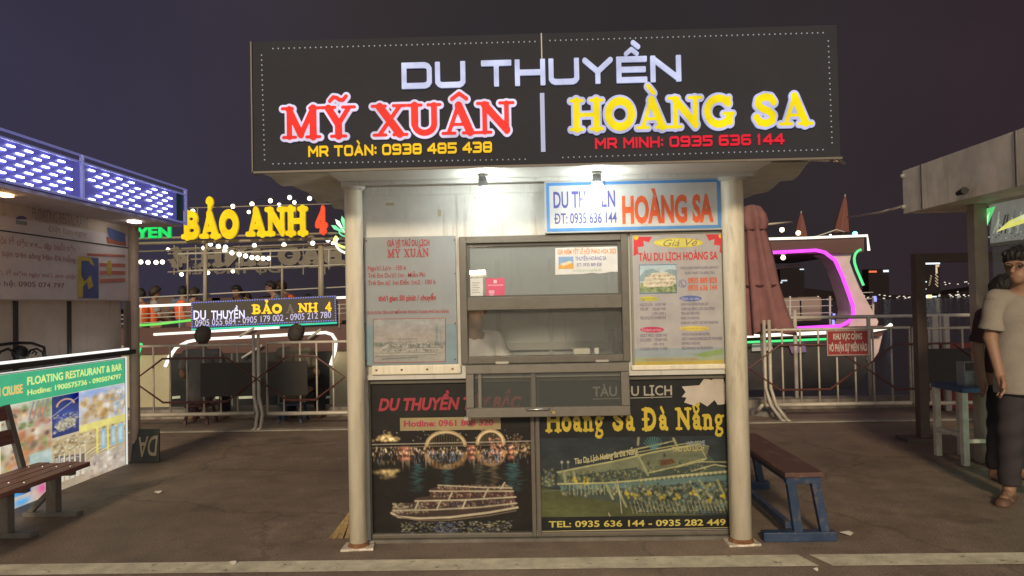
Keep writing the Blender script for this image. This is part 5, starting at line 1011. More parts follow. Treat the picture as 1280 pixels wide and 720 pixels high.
MB().tube([(ux, uy, .05), (ux-.11, uy, zt)], .022, 8).build('pole', BARM, UM, True); MB().lathe([(.22, 0), (.22, .05), (.05, .09)], (ux, uy, 0), 18).build('base', mat('base_concrete', (.2, .19, .18), .9), UM)
# litter
for i, (px_, py_, s) in enumerate(((198, 617, .035), (292, 706, .03), (1058, 669, .05), (1020, 715, .02))):
    g = PG(px_, py_); n_ = 6; mb = MB(); rr = [s*random.uniform(.5, 1) for _ in range(n_)]; top = [(g[0]+rr[k_]*math.cos(k_), g[1]+rr[k_]*.6*math.sin(k_), .012+.008*math.sin(k_*2.3)) for k_ in range(n_)]
    mb.prism(top, (0, 0, .002)); tag(mb.build('paper_scrap', mat('scrap_white', (.6, .56, .5), .8)), ('crumpled paper scrap on the asphalt before the slatted bench', 'paper scrap on the worn white road line', 'pale straw scrap on the ground beside the blue bench', 'tiny paper scrap below the road line near the right column')[i], 'litter')

# ================================================================== PEOPLE
def snets(prims, vox, cut=None, disp=None, kk=.03):
    lo = np.min([np.minimum(np.array(a)-ra, np.array(b)-rb) for a, b, ra, rb, fl in prims], 0)-3*vox; hi = np.max([np.maximum(np.array(a)+ra, np.array(b)+rb) for a, b, ra, rb, fl in prims], 0)+3*vox
    N = np.ceil((hi-lo)/vox).astype(int)+1; ax = [lo[i]+np.arange(N[i])*vox for i in range(3)]; F_ = np.full(N, 1.0)
    for a, b, ra, rb, fl in prims:
        a = np.array(a, float); b = np.array(b, float); m = max(ra, rb)+kk+3*vox
        i0 = [max(0, int((min(a[i], b[i])-m-lo[i])/vox)) for i in range(3)]; i1 = [min(N[i], int((max(a[i], b[i])+m-lo[i])/vox)+2) for i in range(3)]
        X, Y, Z = np.meshgrid(*[ax[i][i0[i]:i1[i]] for i in range(3)], indexing='ij')
        d = b-a; d[1] /= fl; L = max(1e-9, d@d); px_, py_, pz_ = X-a[0], (Y-a[1])/fl, Z-a[2]
        t = np.clip((px_*d[0]+py_*d[1]+pz_*d[2])/L, 0, 1); dist = np.sqrt((px_-t*d[0])**2+(py_-t*d[1])**2+(pz_-t*d[2])**2)-(ra+(rb-ra)*t)
        sl_ = tuple(slice(i0[i], i1[i]) for i in range(3)); o = F_[sl_]; k_ = kk if min(ra, rb) > .02 else .004
        h = np.clip(.5+.5*(o-dist)/k_, 0, 1); F_[sl_] = o*(1-h)+dist*h-k_*h*(1-h)
    X, Y, Z = np.meshgrid(*ax, indexing='ij')
    if disp: F_ = F_+disp(X, Y, Z)
    if cut: F_ = np.maximum(F_, cut(X, Y, Z))
    s = F_ < 0; C = [(i, j, k) for i in (0, 1) for j in (0, 1) for k in (0, 1)]
    n = N-1; acc = np.zeros((*n, 3)); cnt = np.zeros(n)
    def g(A, c): return A[c[0]:c[0]+n[0], c[1]:c[1]+n[1], c[2]:c[2]+n[2]]
    for c1 in C:
        for axx in range(3):
            if c1[axx]: continue
            c2 = list(c1); c2[axx] = 1; fa, fb = g(F_, c1), g(F_, c2); mm = (fa < 0) != (fb < 0); t = np.where(mm, fa/np.where(mm, fa-fb, 1), 0)
            for q in range(3): acc[..., q] += mm*(c1[q]+(t if q == axx else 0))
            cnt += mm
    act = cnt > 0; idx = np.full(n, -1); idx[act] = np.arange(act.sum()); I = np.argwhere(act)
    V = lo+(I+acc[act]/cnt[act][:, None])*vox; fs = []
    for axx in range(3):
        e1, e2 = [(1, 2), (2, 0), (0, 1)][axx]; A = s.take(range(N[axx]-1), axx); B = s.take(range(1, N[axx]), axx); W_ = np.argwhere(A != B)
        for c in W_:
            if c[e1] < 1 or c[e2] < 1 or c[e1] >= n[e1] or c[e2] >= n[e2]: continue
            q = []
            for o1, o2 in ((1, 1), (0, 1), (0, 0), (1, 0)):
                cc = c.copy(); cc[e1] -= o1; cc[e2] -= o2; q.append(int(idx[tuple(cc)]))
            if min(q) < 0: continue
            fs.append(q if s[tuple(c)] else q[::-1])
    return V, fs
SKIN = mat('skin', (.30, .17, .115), .55, var=.08, scale=10)
def person(label, loc, yaw, pose='stand', shirt=('cloth', (.4, .35, .3)), legs=('denim', (.03, .028, .032)), hair=(.012, .01, .01), vox=.012, scale=1.0, hem=None, loose=.022, headturn=0, vest=None, J=None, sandals=None, glasses=False, group=None, lean_=0):
    P = thing('person', label, 'person', loc, group)
    j = dict(pel=(0, 0, .93), wai=(0, 0, 1.06), che=(0, .005, 1.27), nek=(0, -.01, 1.44), hed=(0, .03, 1.60))
    for s_, n in ((1, 'r'), (-1, 'l')):
        j.update({'sho'+n: (.175*s_, -.01, 1.385), 'elb'+n: (.235*s_, -.03, 1.11), 'wri'+n: (.25*s_, .03, .87), 'hip'+n: (.09*s_, 0, .9), 'kne'+n: (.105*s_, .02, .49), 'ank'+n: (.11*s_, -.03, .085), 'toe'+n: (.135*s_, .15, .03)})
    if pose == 'sit':
        dz = -.93+.09
        for k_ in ('pel', 'wai', 'che', 'nek', 'hed', 'shor', 'shol', 'elbr', 'elbl'): j[k_] = (j[k_][0], j[k_][1]+lean_*(j[k_][2]-.93), j[k_][2]+dz)
        for s_, n in ((1, 'r'), (-1, 'l')): j.update({'wri'+n: (.16*s_, .30, .20), 'hip'+n: (.09*s_, .02, .07), 'kne'+n: (.15*s_, .42, .10), 'ank'+n: (.14*s_, .40, -.30), 'toe'+n: (.15*s_, .56, -.36), 'elb'+n: (.25*s_, .08+lean_*.3, .30)})
    if J: j.update(J)
    A = {k_: np.array(v, float) for k_, v in j.items()}
    c, s_ = math.cos(yaw), math.sin(yaw)
    def place(V): V = np.asarray(V)*scale; return np.c_[V[:, 0]*c-V[:, 1]*s_+loc[0], V[:, 0]*s_+V[:, 1]*c+loc[1], V[:, 2]+loc[2]]
    def mk(n, prims, m, cut=None, disp=None, kk=.03, v=None, par=P):
        V, fs = snets(prims, v or vox, cut, disp, kk); o = mkobj(n, place(V), fs, m, par, True); return o
    ht = A['hed']; ct, stt = math.cos(headturn), math.sin(headturn)
    def H(x, y, zz): return ht+np.array((x*ct-y*stt, x*stt+y*ct, zz))
    torso = [(A['pel'], A['wai'], .135, .12, .75), (A['wai'], A['che'], .12, .14, .72), (A['che'], (A['shor']+A['shol'])/2, .14, .10, .7), (A['shor'], A['shol'], .062, .062, 1)]
    arm = []; hand = []
    for n in 'rl':
        arm += [(A['sho'+n], A['elb'+n], .055, .042, 1), (A['elb'+n], A['wri'+n], .043, .029, 1)]
        d = A['wri'+n]-A['elb'+n]; d /= np.linalg.norm(d); sd = np.cross(d, (0, 0, 1)) if abs(d[2]) < .8 else np.array((0, 1., 0)); sd = sd-d*(sd@d); sd /= np.linalg.norm(sd); kn = A['wri'+n]+d*.085; pn = np.cross(sd, d)*(1 if n == 'r' else -1)
        hand += [(A['wri'+n]+d*.01, kn, .026, .028, 1), (A['wri'+n]+d*.03+sd*.018, kn+sd*.022, .018, .016, 1), (A['wri'+n]+d*.03-sd*.018, kn-sd*.022, .018, .016, 1)]
        for q in range(4):
            L = (.075, .085, .08, .062)[q]; b0 = kn+sd*(.028-.019*q); b1 = b0+d*L*.55-pn*.012; b2 = b1+d*L*.32-pn*.025; hand += [(b0, b1, .0095, .009, 1), (b1, b2, .009, .0075, 1)]
        th0 = A['wri'+n]+d*.03+sd*.03; th1 = th0+d*.04+sd*.02-pn*.01; hand += [(th0, th1, .013, .011, 1), (th1, th1+d*.035-pn*.012, .011, .009, 1)]
    leg = []
    for n in 'rl': leg += [(A['hip'+n], A['kne'+n], .088, .06, 1), (A['kne'+n], A['ank'+n]+(A['kne'+n]-A['ank'+n])*.65, .058, .058, 1), (A['ank'+n]+(A['kne'+n]-A['ank'+n])*.65, A['ank'+n], .058, .038, 1), (A['ank'+n], A['ank'+n]*(1, 1, 0)+(0, -.02, A['toe'+n][2]+.01), .036, .036, 1), (A['ank'+n]+(0, -.01, -.045), A['toe'+n], .034, .03, 1)]
    head = [(H(0, -.025, .03), H(0, .0, .045), .088, .086, 1), (H(0, .0, .0), H(0, .025, -.06), .074, .054, 1), (H(0, .04, -.085), H(0, .05, -.09), .024, .022, 1), (H(0, .085, -.0), H(0, .112, -.03), .011, .0145, 1), (H(.024, .066, -.062), H(-.024, .066, -.062), .011, .011, 1), (H(-.05, .075, .022), H(.05, .075, .022), .014, .014, 1),
            (H(.084, -.01, .015), H(.08, 0, -.03), .015, .011, 1), (H(-.084, -.01, .015), H(-.08, 0, -.03), .015, .011, 1), (A['nek']+(0, 0, -.04), H(0, -.02, -.06), .056, .052, 1)]
    body = mk('body', torso+arm+hand+leg+head, SKIN, kk=.022)
    hp = [(H(0, -.03, .022), H(0, -.005, .052), .0995, .0965, 1), (H(.045, .062, .085), H(-.05, .06, .08), .034, .03, 1), (H(0, -.05, -.03), H(0, -.04, -.05), .072, .06, 1)]
    hv = np.array((-stt, ct, 0))
    def hcut(X, Y, Z): f_ = (X-ht[0])*hv[0]+(Y-ht[1])*hv[1]; return np.maximum(-(Z-ht[2]+.022)+np.clip(f_, -.13, .2)*.74, f_-.108)
    mk('hair', hp, mat('hair_%d' % int(hair[0]*1000), hair, .6, bump=.4, bscale=90), hcut, lambda X, Y, Z: .006*np.sin(95*X+40*Z+9*np.sin(40*Y))*np.sin(80*Y+30*Z)+.003*np.sin(190*X+60*Z), .02)
    hm_ = hem if hem is not None else (A['pel'][2]-.02)
    L_ = loose
    tp = [(A['wai']*(1, 1, 0)+(0, 0, hm_+.02), A['wai'], .168+L_, .14+L_, .78), (A['wai'], A['che'], .128+L_, .146+L_*.6, .74), (A['che'], (A['shor']+A['shol'])/2, .146+L_*.5, .105, .72), (A['shor'], A['shol'], .072, .072, 1)] if pose == 'stand' else [(A['pel']+(0, 0, -.02), A['wai'], .16, .135+L_, .8), (A['wai'], A['che'], .135+L_, .15+L_*.6, .76), (A['che'], (A['shor']+A['shol'])/2, .15+L_*.5, .108, .74), (A['shor'], A['shol'], .074, .074, 1)]
    for n in 'rl':
        sh_, el_ = A['sho'+n], A['elb'+n]; dd = el_-sh_; LL = np.linalg.norm(dd); dd = dd/LL; cutL = LL*(.80 if pose == 'stand' else .7)
        mk('sleeve', [(sh_+dd*.0, sh_+dd*(cutL+.08), .066+L_*.2, .064+L_*.75, 1)], mat(shirt[0], shirt[1], .85, var=.12, scale=6, bump=.15, bscale=60), lambda X, Y, Z, a=sh_, d=dd, c=cutL: (X-a[0])*d[0]+(Y-a[1])*d[1]+(Z-a[2])*d[2]-c, lambda X, Y, Z: .004*np.sin(34*Z+20*Y+15*X))
    nk = A['nek']
    def tcut(X, Y, Z):
        d = np.sqrt((X-nk[0])**2+(Y-nk[1]-.02)**2+((Z-nk[2]-.03)*.8)**2); r = .082-d
        return np.maximum(r, hm_-Z) if pose == 'stand' else r
    mk('shirt', tp, mat(shirt[0], shirt[1], .85, var=.12, scale=6, bump=.15, bscale=60), tcut, lambda X, Y, Z: (.006*np.sin(38*X+9*Z+5*Y)*np.clip((1.25-Z)*1.5, 0, 1)+.004*np.sin(30*Z+26*X*np.sign(X))) if pose == 'stand' else .005*np.sin(30*Z+20*X), .02)
    lp = [(A['pel']+(0, 0, .03), A['pel']+(0, 0, -.04), .135, .13, .82)]
    for n in 'rl':
        an = A['ank'+n]+(A['kne'+n]-A['ank'+n])*.1; lp += [(A['hip'+n]*np.array((.85, 1, 1)), A['kne'+n], .094, .08, 1), (A['kne'+n], an, .08, .07, 1)]
    mk('trousers', lp, mat(legs[0], legs[1], .85, var=.2, scale=8, bump=.1), (lambda X, Y, Z: np.maximum(Z-1.0, .1-Z)) if pose == 'stand' else None, lambda X, Y, Z: .004*np.sin(42*Z+20*X), .02)
    if vest: mk('life_vest', [(A['wai']+(0, 0, .0), A['che'], .165, .175, .85), (A['che'], (A['shor']+A['shol'])/2+(0, 0, -.03), .175, .12, .85)], mat('orange_vest', (.88, .15, .03), .6, var=.15), lambda X, Y, Z: .075-np.sqrt((X-nk[0])**2+(Y-nk[1])**2+(Z-nk[2])**2), None, .02)
    if sandals:
        for n in 'rl':
            a_, t_ = A['ank'+n], A['toe'+n]; d = (t_-a_)*(1, 1, 0); d /= np.linalg.norm(d); o0 = a_*(1, 1, 0)-d*.06; o1 = t_*(1, 1, 0)+d*.04
            mk('sandal', [(o0+(0, 0, .004), o1+(0, 0, .004), .042, .048, 1), (o1-d*.09+np.array((-d[1], d[0], 0))*.05+(0, 0, .02), o1-d*.07+(0, 0, .07), .01, .012, 1), (o1-d*.09-np.array((-d[1], d[0], 0))*.05+(0, 0, .02), o1-d*.07+(0, 0, .07), .01, .012, 1)], mat('brown_sandal', (.12, .06, .04), .6), lambda X, Y, Z: np.maximum(-Z, np.where(np.abs(Z) < .02, Z-.018, -1)), None, .004, .006)
    if glasses:
        for e_ in (1, -1):
            V = MB(); ring = [H(e_*.034+.024*math.cos(q*math.pi/7), .094-.01*abs(math.cos(q*math.pi/7)), .008+.018*math.sin(q*math.pi/7)) for q in range(14)]; V.tube(ring, .0022, 6, True); V.tube([H(e_*.058, .085, .012), H(e_*.088, -.01, .016)], .002, 5); V.tube([H(.011, .1, .012), H(-.011, .1, .012)], .002, 5) if e_ > 0 else 0
            mkobj('spectacles', place(np.array(V.v)), V.f, mat('dark_spectacles', (.02, .02, .02), .3), P, True)
            B_ = MB().ball(tuple(H(e_*.032, .073, .008)), .012, 8); mkobj('eye', place(np.array(B_.v)), B_.f, mat('dark_eye', (.05, .035, .03), .2), P, True)
    return P
mp = PY(1280, 430, 5.25)
person('young person in beige T-shirt and spectacles with dark trousers at right edge', (float(mp[0]), 5.25, 0), R(172), shirt=('beige_cotton', (.27, .238, .205)), legs=('dark_trousers', (.035, .028, .034)), vox=.0075, hem=.74, loose=.034, scale=.985, headturn=R(-48), sandals=True, glasses=True,
       J={'shor': (.158, -.01, 1.385), 'shol': (-.158, -.01, 1.385), 'hed': (.035, .06, 1.605), 'nek': (.01, 0, 1.455), 'elbr': (.2, -.02, 1.12), 'wrir': (.185, .06, .875), 'toer': (.21, .11, .03), 'ankr': (.10, -.05, .085), 'kner': (.1, .0, .49), 'anKl': (0, 0, 0)})
mp2 = PY(1256, 430, 5.85)
person('person in dark maroon top standing half hidden behind the beige T-shirt', (float(mp2[0]), 5.85, 0), R(190), shirt=('maroon_cotton', (.055, .022, .028)), legs=('black_trousers', (.02, .016, .022)), vox=.012, scale=.89, headturn=R(30))
def stool(x, y, h, label, col):
    t = thing('plastic_stool', label, 'stool', (x, y, 0)); m = mat('stool_'+label[:4], col, .5); MB().box(x-.15, x+.15, y-.15, y+.15, h-.03, h).build('seat', m, t, bevel=.01)
    for a in (-1, 1):
        for b in (-1, 1): MB().bar((x+a*.11, y+b*.11, h-.031), (x+a*.14, y+b*.14, 0), .03, .03).build('leg', m, t)
for i, (px_, lab, col, tl) in enumerate(((251, 'seated person in dark grey shirt seen from behind left of the barrier legs', (.17, .16, .155), R(8)), (366, 'seated person in dark olive shirt seen from behind near the kiosk column', (.20, .18, .13), R(-10)))):
    q = PY(px_, 430, 9.38); hs = .24; stool(float(q[0]), 9.36, hs, ('dark red stool under the dark grey shirt', 'blue stool under the dark olive shirt')[i], ((.1, .03, .03), (.03, .05, .12))[i])
    person(lab, (float(q[0]), 9.38, hs+.06), tl, 'sit', shirt=('back_shirt_%d' % i, col), vox=.016, hair=(.11, .088, .075), J={'ankr': (.2, .30, -.2), 'ankl': (-.2, .30, -.2), 'toer': (.22, .44, -.27), 'toel': (-.22, .44, -.27), 'kner': (.2, .34, .17), 'knel': (-.2, .34, .17)}, lean_=.12)
q = PY(591, 420, 5.18); stool(float(q[0]), 5.18, .52, 'wood stool inside the kiosk', (.2, .12, .07))
person('person in white shirt sitting inside the kiosk behind the lower window', (float(q[0]), 5.18, .60), R(215), 'sit', shirt=('white_shirt', (.75, .74, .74)), vox=.014, legs=('navy_trousers', (.02, .02, .04)))

# ================================================================== LEFT BOAT
PBo = Plane('Y', 12.0); bx = lambda px_, py_: PBo.uv(px_, py_)
CREAM = mat('boat_cream', (.46, .42, .28), .45, var=.12, scale=3); MAR = mat('boat_maroon', (.10, .045, .04), .4); DKW = mat('boat_window', (.03, .033, .036), .08, spec=.9); WHR = mat('boat_white_rail', (.5, .48, .44), .45)
x0 = bx(120, 430)[0]; x1 = bx(560, 430)[0]; zwl = -1.05; zd = bx(300, 441)[1]; zm = bx(300, 408)[1]
BO = thing('passenger_boat', 'cream passenger boat with white lit window arch and maroon band', 'boat', ((x0+x1)/2, 13.5, zwl))
MB().prism([(x0-1, 12.0, zwl), (x1, 12.0, zwl), (x1, 12.0, zd), (x0-1, 12.0, zd)], (0, 4, 0)).build('hull', CREAM, BO); MB().box(x0-1, x1, 11.97, 12.4, zd, zm).build('maroon_band', MAR, BO); MB().box(x0-1, x1, 12.4, 16, zd, zd+.05).build('deck', mat('deck_brown', (.16, .12, .09), .7), BO)
f = Flat(PBo, .012); f.poly([(212, 466), (214, 450), (222, 436), (234, 428), (250, 425), (412, 416), (420, 424), (421, 436), (412, 460), (412, 520), (212, 520)], (.03, .032, .035)); wo = f.build('cabin_window', printmat('dark_glass_print', rough=.1), BO)
f = Flat(PBo, .018)
for x in (268, 290, 322, 348, 380): f.line([(x, 424-.05*(x-268)), (x+1, 520)], 2, (.10, .10, .09))
for xa_, xb_ in ((216, 226), (234, 244), (270, 290), (298, 320), (402, 414)): f.line([(xa_, 497), (xb_, 496)], 3.2, (.55, .62, .5), 2)
f.build('window_frame', PRINT, wo)
WL = glow('boat_strip_white', (1, .93, .78), 1.5); tb = lambda pts, r, m, n, off=.04: MB().tube([PBo.w(*PBo.uv(*p), off) for p in pts], r, 6).build(n, m, BO, True)
tb([(194, 418), (300, 412), (350, 409)], .022, WL, 'light_strip'); tb([(208, 458), (213, 446), (222, 434), (236, 427), (252, 424), (330, 420), (408, 415.5), (416, 418), (421, 426), (420, 437), (414, 456)], .026, WL, 'light_strip')
tb([(168.5, 459), (178, 429)], .03, glow('boat_green', (.08, .9, .25), 1.1), 'light_strip'); tb([(160, 383.5), (250, 380), (330, 375.5), (440, 371.5)], .022, WL, 'light_strip', .06); tb([(160, 407.5), (200, 405), (246, 399.5)], .02, glow('boat_lime', (.2, .85, .12), 1.0), 'light_strip', .06)
for y_, pts in ((393, 0), (399, 0), (388, 0)): tb([(150, y_+6), (440, y_-8)], .009, WHR, 'rail')
for x in (178, 226, 246, 425): tb([(x, 410), (x, 380)], .012, WHR, 'rail_post')
POST = mat('boat_post', (.34, .30, .24), .5)
for x, ya, yb2, r_ in ((246.5, 410, 302, .034), (395, 400, 303, .05), (223, 356, 340, .014), (345, 372, 330, .02), (224, 380, 312, .014)): tb([(x, ya), (x, yb2)], r_, POST, 'roof_post', -.3)
tb([(140, 373), (440, 357)], .012, WHR, 'rail', -.4); tb([(212, 338), (440, 329)], .016, WHR, 'roof_beam', -.3); tb([(150, 304), (440, 297)], .03, POST, 'roof_beam', -.1); tb([(150, 299), (440, 291)], .02, POST, 'roof_beam', .0); tb([(212, 338), (212, 316), (440, 309)], .014, WHR, 'roof_beam', -.3)
tb([(150, 313), (440, 304)], .015, POST, 'roof_beam', -.3)
for x in (290, 330, 405): tb([(x, 336), (x, 310)], .012, WHR, 'roof_post', -.3)
tb([(230, 258), (440, 252)], .01, POST, 'roof_beam', -.2); tb([(240, 300), (240, 258)], .01, POST, 'roof_post', -.2); tb([(365, 295), (365, 253)], .01, POST, 'roof_post', -.2)
for pts in ([(306, 447), (331, 431)], [(303, 420), (321, 410)], [(388, 423), (404, 411)]): tb(pts, .02, WHR, 'handrail', .12)
SEAT = mat('seat_dark', (.05, .04, .04), .7)
for px_ in (205, 262, 278, 330, 405, 420):
    q_ = PY(px_, 372, 14.2); MB().box(q_[0]-.2, q_[0]+.2, 14.2, 14.26, zd+.05, q_[2]).box(q_[0]-.2, q_[0]+.2, 13.8, 14.19, zd+.4, zd+.45).build('deck_chair', mat('chair_brown', (.14, .08, .06), .6), BO)
MB().box(x0, x1, 15.0, 15.06, zd+.05, zd+.6).build('rear_bulwark', MAR, BO)
# name letters on the roof
NS = thing('boat_name_sign', 'big glowing yellow BẢO ANH letters with a red four on the boat roof', 'sign', PBo.w(*PBo.uv(318, 300), 0)); 
LY = printmat('letter_yellow', emit=.85, rough=.4, dirt_hotspots=.15)  # noise paints uneven LED brightness into the boat letters
for nm, t_, A_, B_, top, col, m, gr in (('yellow_lettering', 'BẢO', (229, 299), (299, 296), 265, (1.0, .66, .01), LY, .03), ('yellow_lettering', 'ANH', (309, 295.5), (387, 293), 260.5, (1.0, .66, .01), LY, .03), ('red_number', '4', (396, 291.5), (411, 291), 260.5, (1.0, .09, .03), printmat('letter_signal_red', emit=.9), .04)):
    f = Flat(PBo, .03); f.text(t_, A_, B_, top, col, 2, 'slab', th=.05, res=22, grow=gr); f.build(nm, m, NS)
f = Flat(PBo, .0); f.text('DU THUYỀN', (92, 299), (215, 297), 285.5, (.02, .85, .16), 2, th=.04, bold=.06); f.build('green_lettering', printmat('letter_green', emit=.8), NS)
PBk = Plane('Y', 14.6); RSn = thing('unlit_sign', 'unlit sign letters seen from behind under the yellow name letters', 'sign', PBk.w(*PBk.uv(320, 345), 0))
f = Flat(PBk, 0); f.text('BẢO ANH 4', (214, 335), (432, 327), 309, (.15, .13, .105), 2, 'slab', th=.05, mirror=True, res=16, grow=.05); f.build('letter_backs', PRINT, RSn)
f = Flat(PBk, -.08); f.text('DU THUYỀN', (222, 345), (350, 338), 333, (.12, .105, .085), 2, th=.04, mirror=True, bold=.05); f.build('letter_backs', PRINT, RSn)
mb = MB()
for y_ in (308, 314, 322, 337): mb.tube([PBk.w(*PBk.uv(208, y_+3), -.06), PBk.w(*PBk.uv(440, y_-5), -.06)], .013, 6)
for x in range(216, 436, 27): mb.tube([PBk.w(*PBk.uv(x, 343), -.06), PBk.w(*PBk.uv(x, 306), -.06)], .012, 6)
mb.build('truss', POST, RSn)
# LED board on the rail
PBd = Plane('Y', 11.9); a0 = PBd.uv(239, 377.5); a1 = PBd.uv(420, 406)
LD = thing('led_board', 'dark LED board on the boat rail reading DU THUYỀN BẢO ANH 4', 'sign', PBd.w((a0[0]+a1[0])/2, a1[1], 0))
def skew(px_, dy): return dy-(px_-239)*.0415
f = Flat(PBd, 0); pts = [(238.5, 377), (420, 369), (421, 402), (239, 410)]
uv = [PBd.uv(*p) for p in pts]; MB().prism([PBd.w(u, zz, 0) for u, zz in uv], (0, .08, 0)).build('board', mat('led_black', (.055, .05, .045), .5), LD)
mb = MB()
for (a, b, n) in (((240, 378.5), (419, 370.5), 60), ((240.5, 408.5), (420, 400.5), 60), ((240, 379), (240.5, 408), 11), ((419, 371), (420, 400), 11)):
    for i in range(n):
        t = i/(n-1); u, zz = PBd.uv(a[0]+(b[0]-a[0])*t, a[1]+(b[1]-a[1])*t); mb.box(u-.008, u+.008, 11.885, 11.895, zz-.008, zz+.008)
stuff(mb.build('led_points', glow('led_blue', (.30, .34, 1), .9), LD))
f = Flat(PBd, .001); f.text('DU', (242, 399.5), (257.5, 399), 388, (.62, .66, 1), 1, bold=.03); f.text('THUYỀN', (264, 399), (306, 397), 388, (.62, .66, 1), 1, bold=.03); f.build('white_lettering', printmat('led_white_print', emit=.75), LD)
f = Flat(PBd, .001); f.text('BẢO', (314, 393), (352, 391), 380.5, (1, .5, .01), 1, 'slab', res=16); f.text('A', (357, 391.5), (369, 391), 380.5, (.09, .07, .05), 1, 'slab', res=16); f.text('NH', (372, 390.5), (398, 389.5), 379, (1, .5, .01), 1, 'slab', res=16); f.text('4', (406.5, 389), (415, 388.5), 378, (1, .5, .01), 1, 'slab', res=16); f.build('amber_lettering', printmat('led_amber_print', emit=.85), LD)
f = Flat(PBd, .001); f.text('0905 055 684 - 0905 179 002 - 0905 212 780', (244, 406.5), (414, 398.5), 394.5, (.42, .42, .72), 1, bold=.01); f.v = [(u, y, zz+(u-a0[0])/(a1[0]-a0[0])*.10-.05) for u, y, zz in f.v]; f.build('phone_lettering', printmat('led_dim_print', emit=.6), LD)
MB().tube([PBd.w(*PBd.uv(240, 412), .01), PBd.w(*PBd.uv(421, 403.5), .01)], .016, 6).build('green_strip', glow('boat_green2', (.05, .8, .5), .9), LD)
# emblem next to the column
PE = Plane('Y', 11.8); EM = thing('lotus_emblem', 'glowing green and white flower emblem beside the kiosk column', 'emblem', PE.w(*PE.uv(432, 306), 0)); f = Flat(PE, 0)
for a_ in range(0, 180, 26): f.poly([(432, 292), (432+15*math.cos(R(a_-9)), 291-17*math.sin(R(a_-9))), (432+20*math.cos(R(a_)), 290-21*math.sin(R(a_))), (432+15*math.cos(R(a_+9)), 291-17*math.sin(R(a_+9)))], (.72, 1, .86) if a_ % 52 else (.12, .62, .32), 1+a_*.002)
f.arcline(440, 300, 22, 10, 150, 270, 3, (.62, .9, .22), 3); f.arcline(440, 304, 20, 13, 150, 270, 3, (.75, 1, .8), 3); f.arcline(436, 290, 12, 6, 0, 360, 2, (.1, .55, .3), 4)
f.v = f.v; f.build('lit_petals', printmat('emblem_print', emit=.85), EM)
BLs = PE.w(*PE.uv(434, 272), 0); tag(MB().tube([PE.w(*PE.uv(434, 276), 0), PE.w(*PE.uv(434, 238), 0)], .03, 8).build('light_tube', glow('violet_tube', (.28, .28, 1), .75), None, True), 'upright violet light tube beside the left kiosk column', 'lamp')
# strings of bulbs
def string(label, pts, Y, m, r=.037):
    P_ = [Vector(PY(x, y, Y)) for x, y in pts]; t = thing('string_light', label, 'string light', P_[0], 'strings of bulbs over the cream boat')
    w = MB(); up = [p+Vector((0, 0, .05)) for p in P_]; 
    if len(up) > 1: w.tube(up, .006, 5).build('wire', BLACK, t)
    for p in P_: MB().ball(p, r, 6).build('bulb', m, t, True)
BW = glow('fairy_bulb', (1, .93, .75), 5)
string('upper string of white bulbs above the yellow letters', [(241, 264), (291, 258), (315, 255), (338, 251), (362, 247), (387, 248)], 12.6, BW)
string('second string of white bulbs crossing behind the yellow letters', [(311, 265), (349, 256), (368, 253), (430, 247)], 13.2, BW, .032)
string('short level string of bulbs beside the left stall column', [(166, 327), (176, 327.5), (185, 328), (195, 328), (203, 327.5)], 12.8, BW)
string('sagging string of bulbs under the yellow letters', [(255, 310), (263, 305), (273, 308), (282, 309), (290, 316), (299, 318), (307, 320), (315, 322), (322, 322.5), (329, 323), (336, 323)], 12.3, BW)
string('sparse row of bulbs below the unlit letter backs', [(210, 312), (227, 343), (260, 341), (291, 339)], 12.9, BW, .032)
string('spaced bulbs running from the letters to the emblem', [(281, 313), (318, 307), (355, 306), (391, 304), (410, 300), (417, 304)], 12.5, BW)
# passengers
for i, (px_, py_, yw, ln, lab) in enumerate(((176, 357, 60, 0, 'passenger in orange vest seated nearest the left stall column'), (188, 358, -50, .1, 'passenger in orange vest turned towards the stall column passenger'), (228, 352, 10, 0, 'passenger in orange vest seated under the left roof post'), (240, 356, -20, .05, 'passenger without vest just right of the roof post'), (299, 357, 170, .1, 'passenger in orange vest low behind the LED board'), (312, 360, 150, .1, 'passenger without vest beside another behind the LED board'), (352, 348, 120, .3, 'passenger in orange vest leaning forward over the LED board'), (372, 350, 80, .5, 'passenger in orange vest bent far forward right of another'), (384, 362, 200, .2, 'passenger in orange vest seated nearest the thick roof post'))):
    Yp = 13.2+.2*(i % 3); q = PY(px_, py_, Yp); person(lab, (float(q[0]), Yp, float(q[2])-.80), R(yw), 'sit', shirt=('passenger_shirt_%d' % (i % 4), ((.12, .1, .09), (.3, .28, .27), (.1, .14, .2), (.25, .1, .08))[i % 4]), vest=i not in (3, 5), vox=.026, lean_=ln, scale=(.84, .9, .8)[i % 3], hair=((.012, .01, .01), (.03, .018, .012))[i % 2], group='passengers on the cream boat')
    mbx = MB().box(q[0]-.25, q[0]+.25, Yp-.2, Yp+.2, zd+.05, float(q[2])-.88)
    if float(q[2])-.88 > zd+.1: mbx.build('deck_seat', mat('seat_dark', (.05, .04, .04), .7), BO)

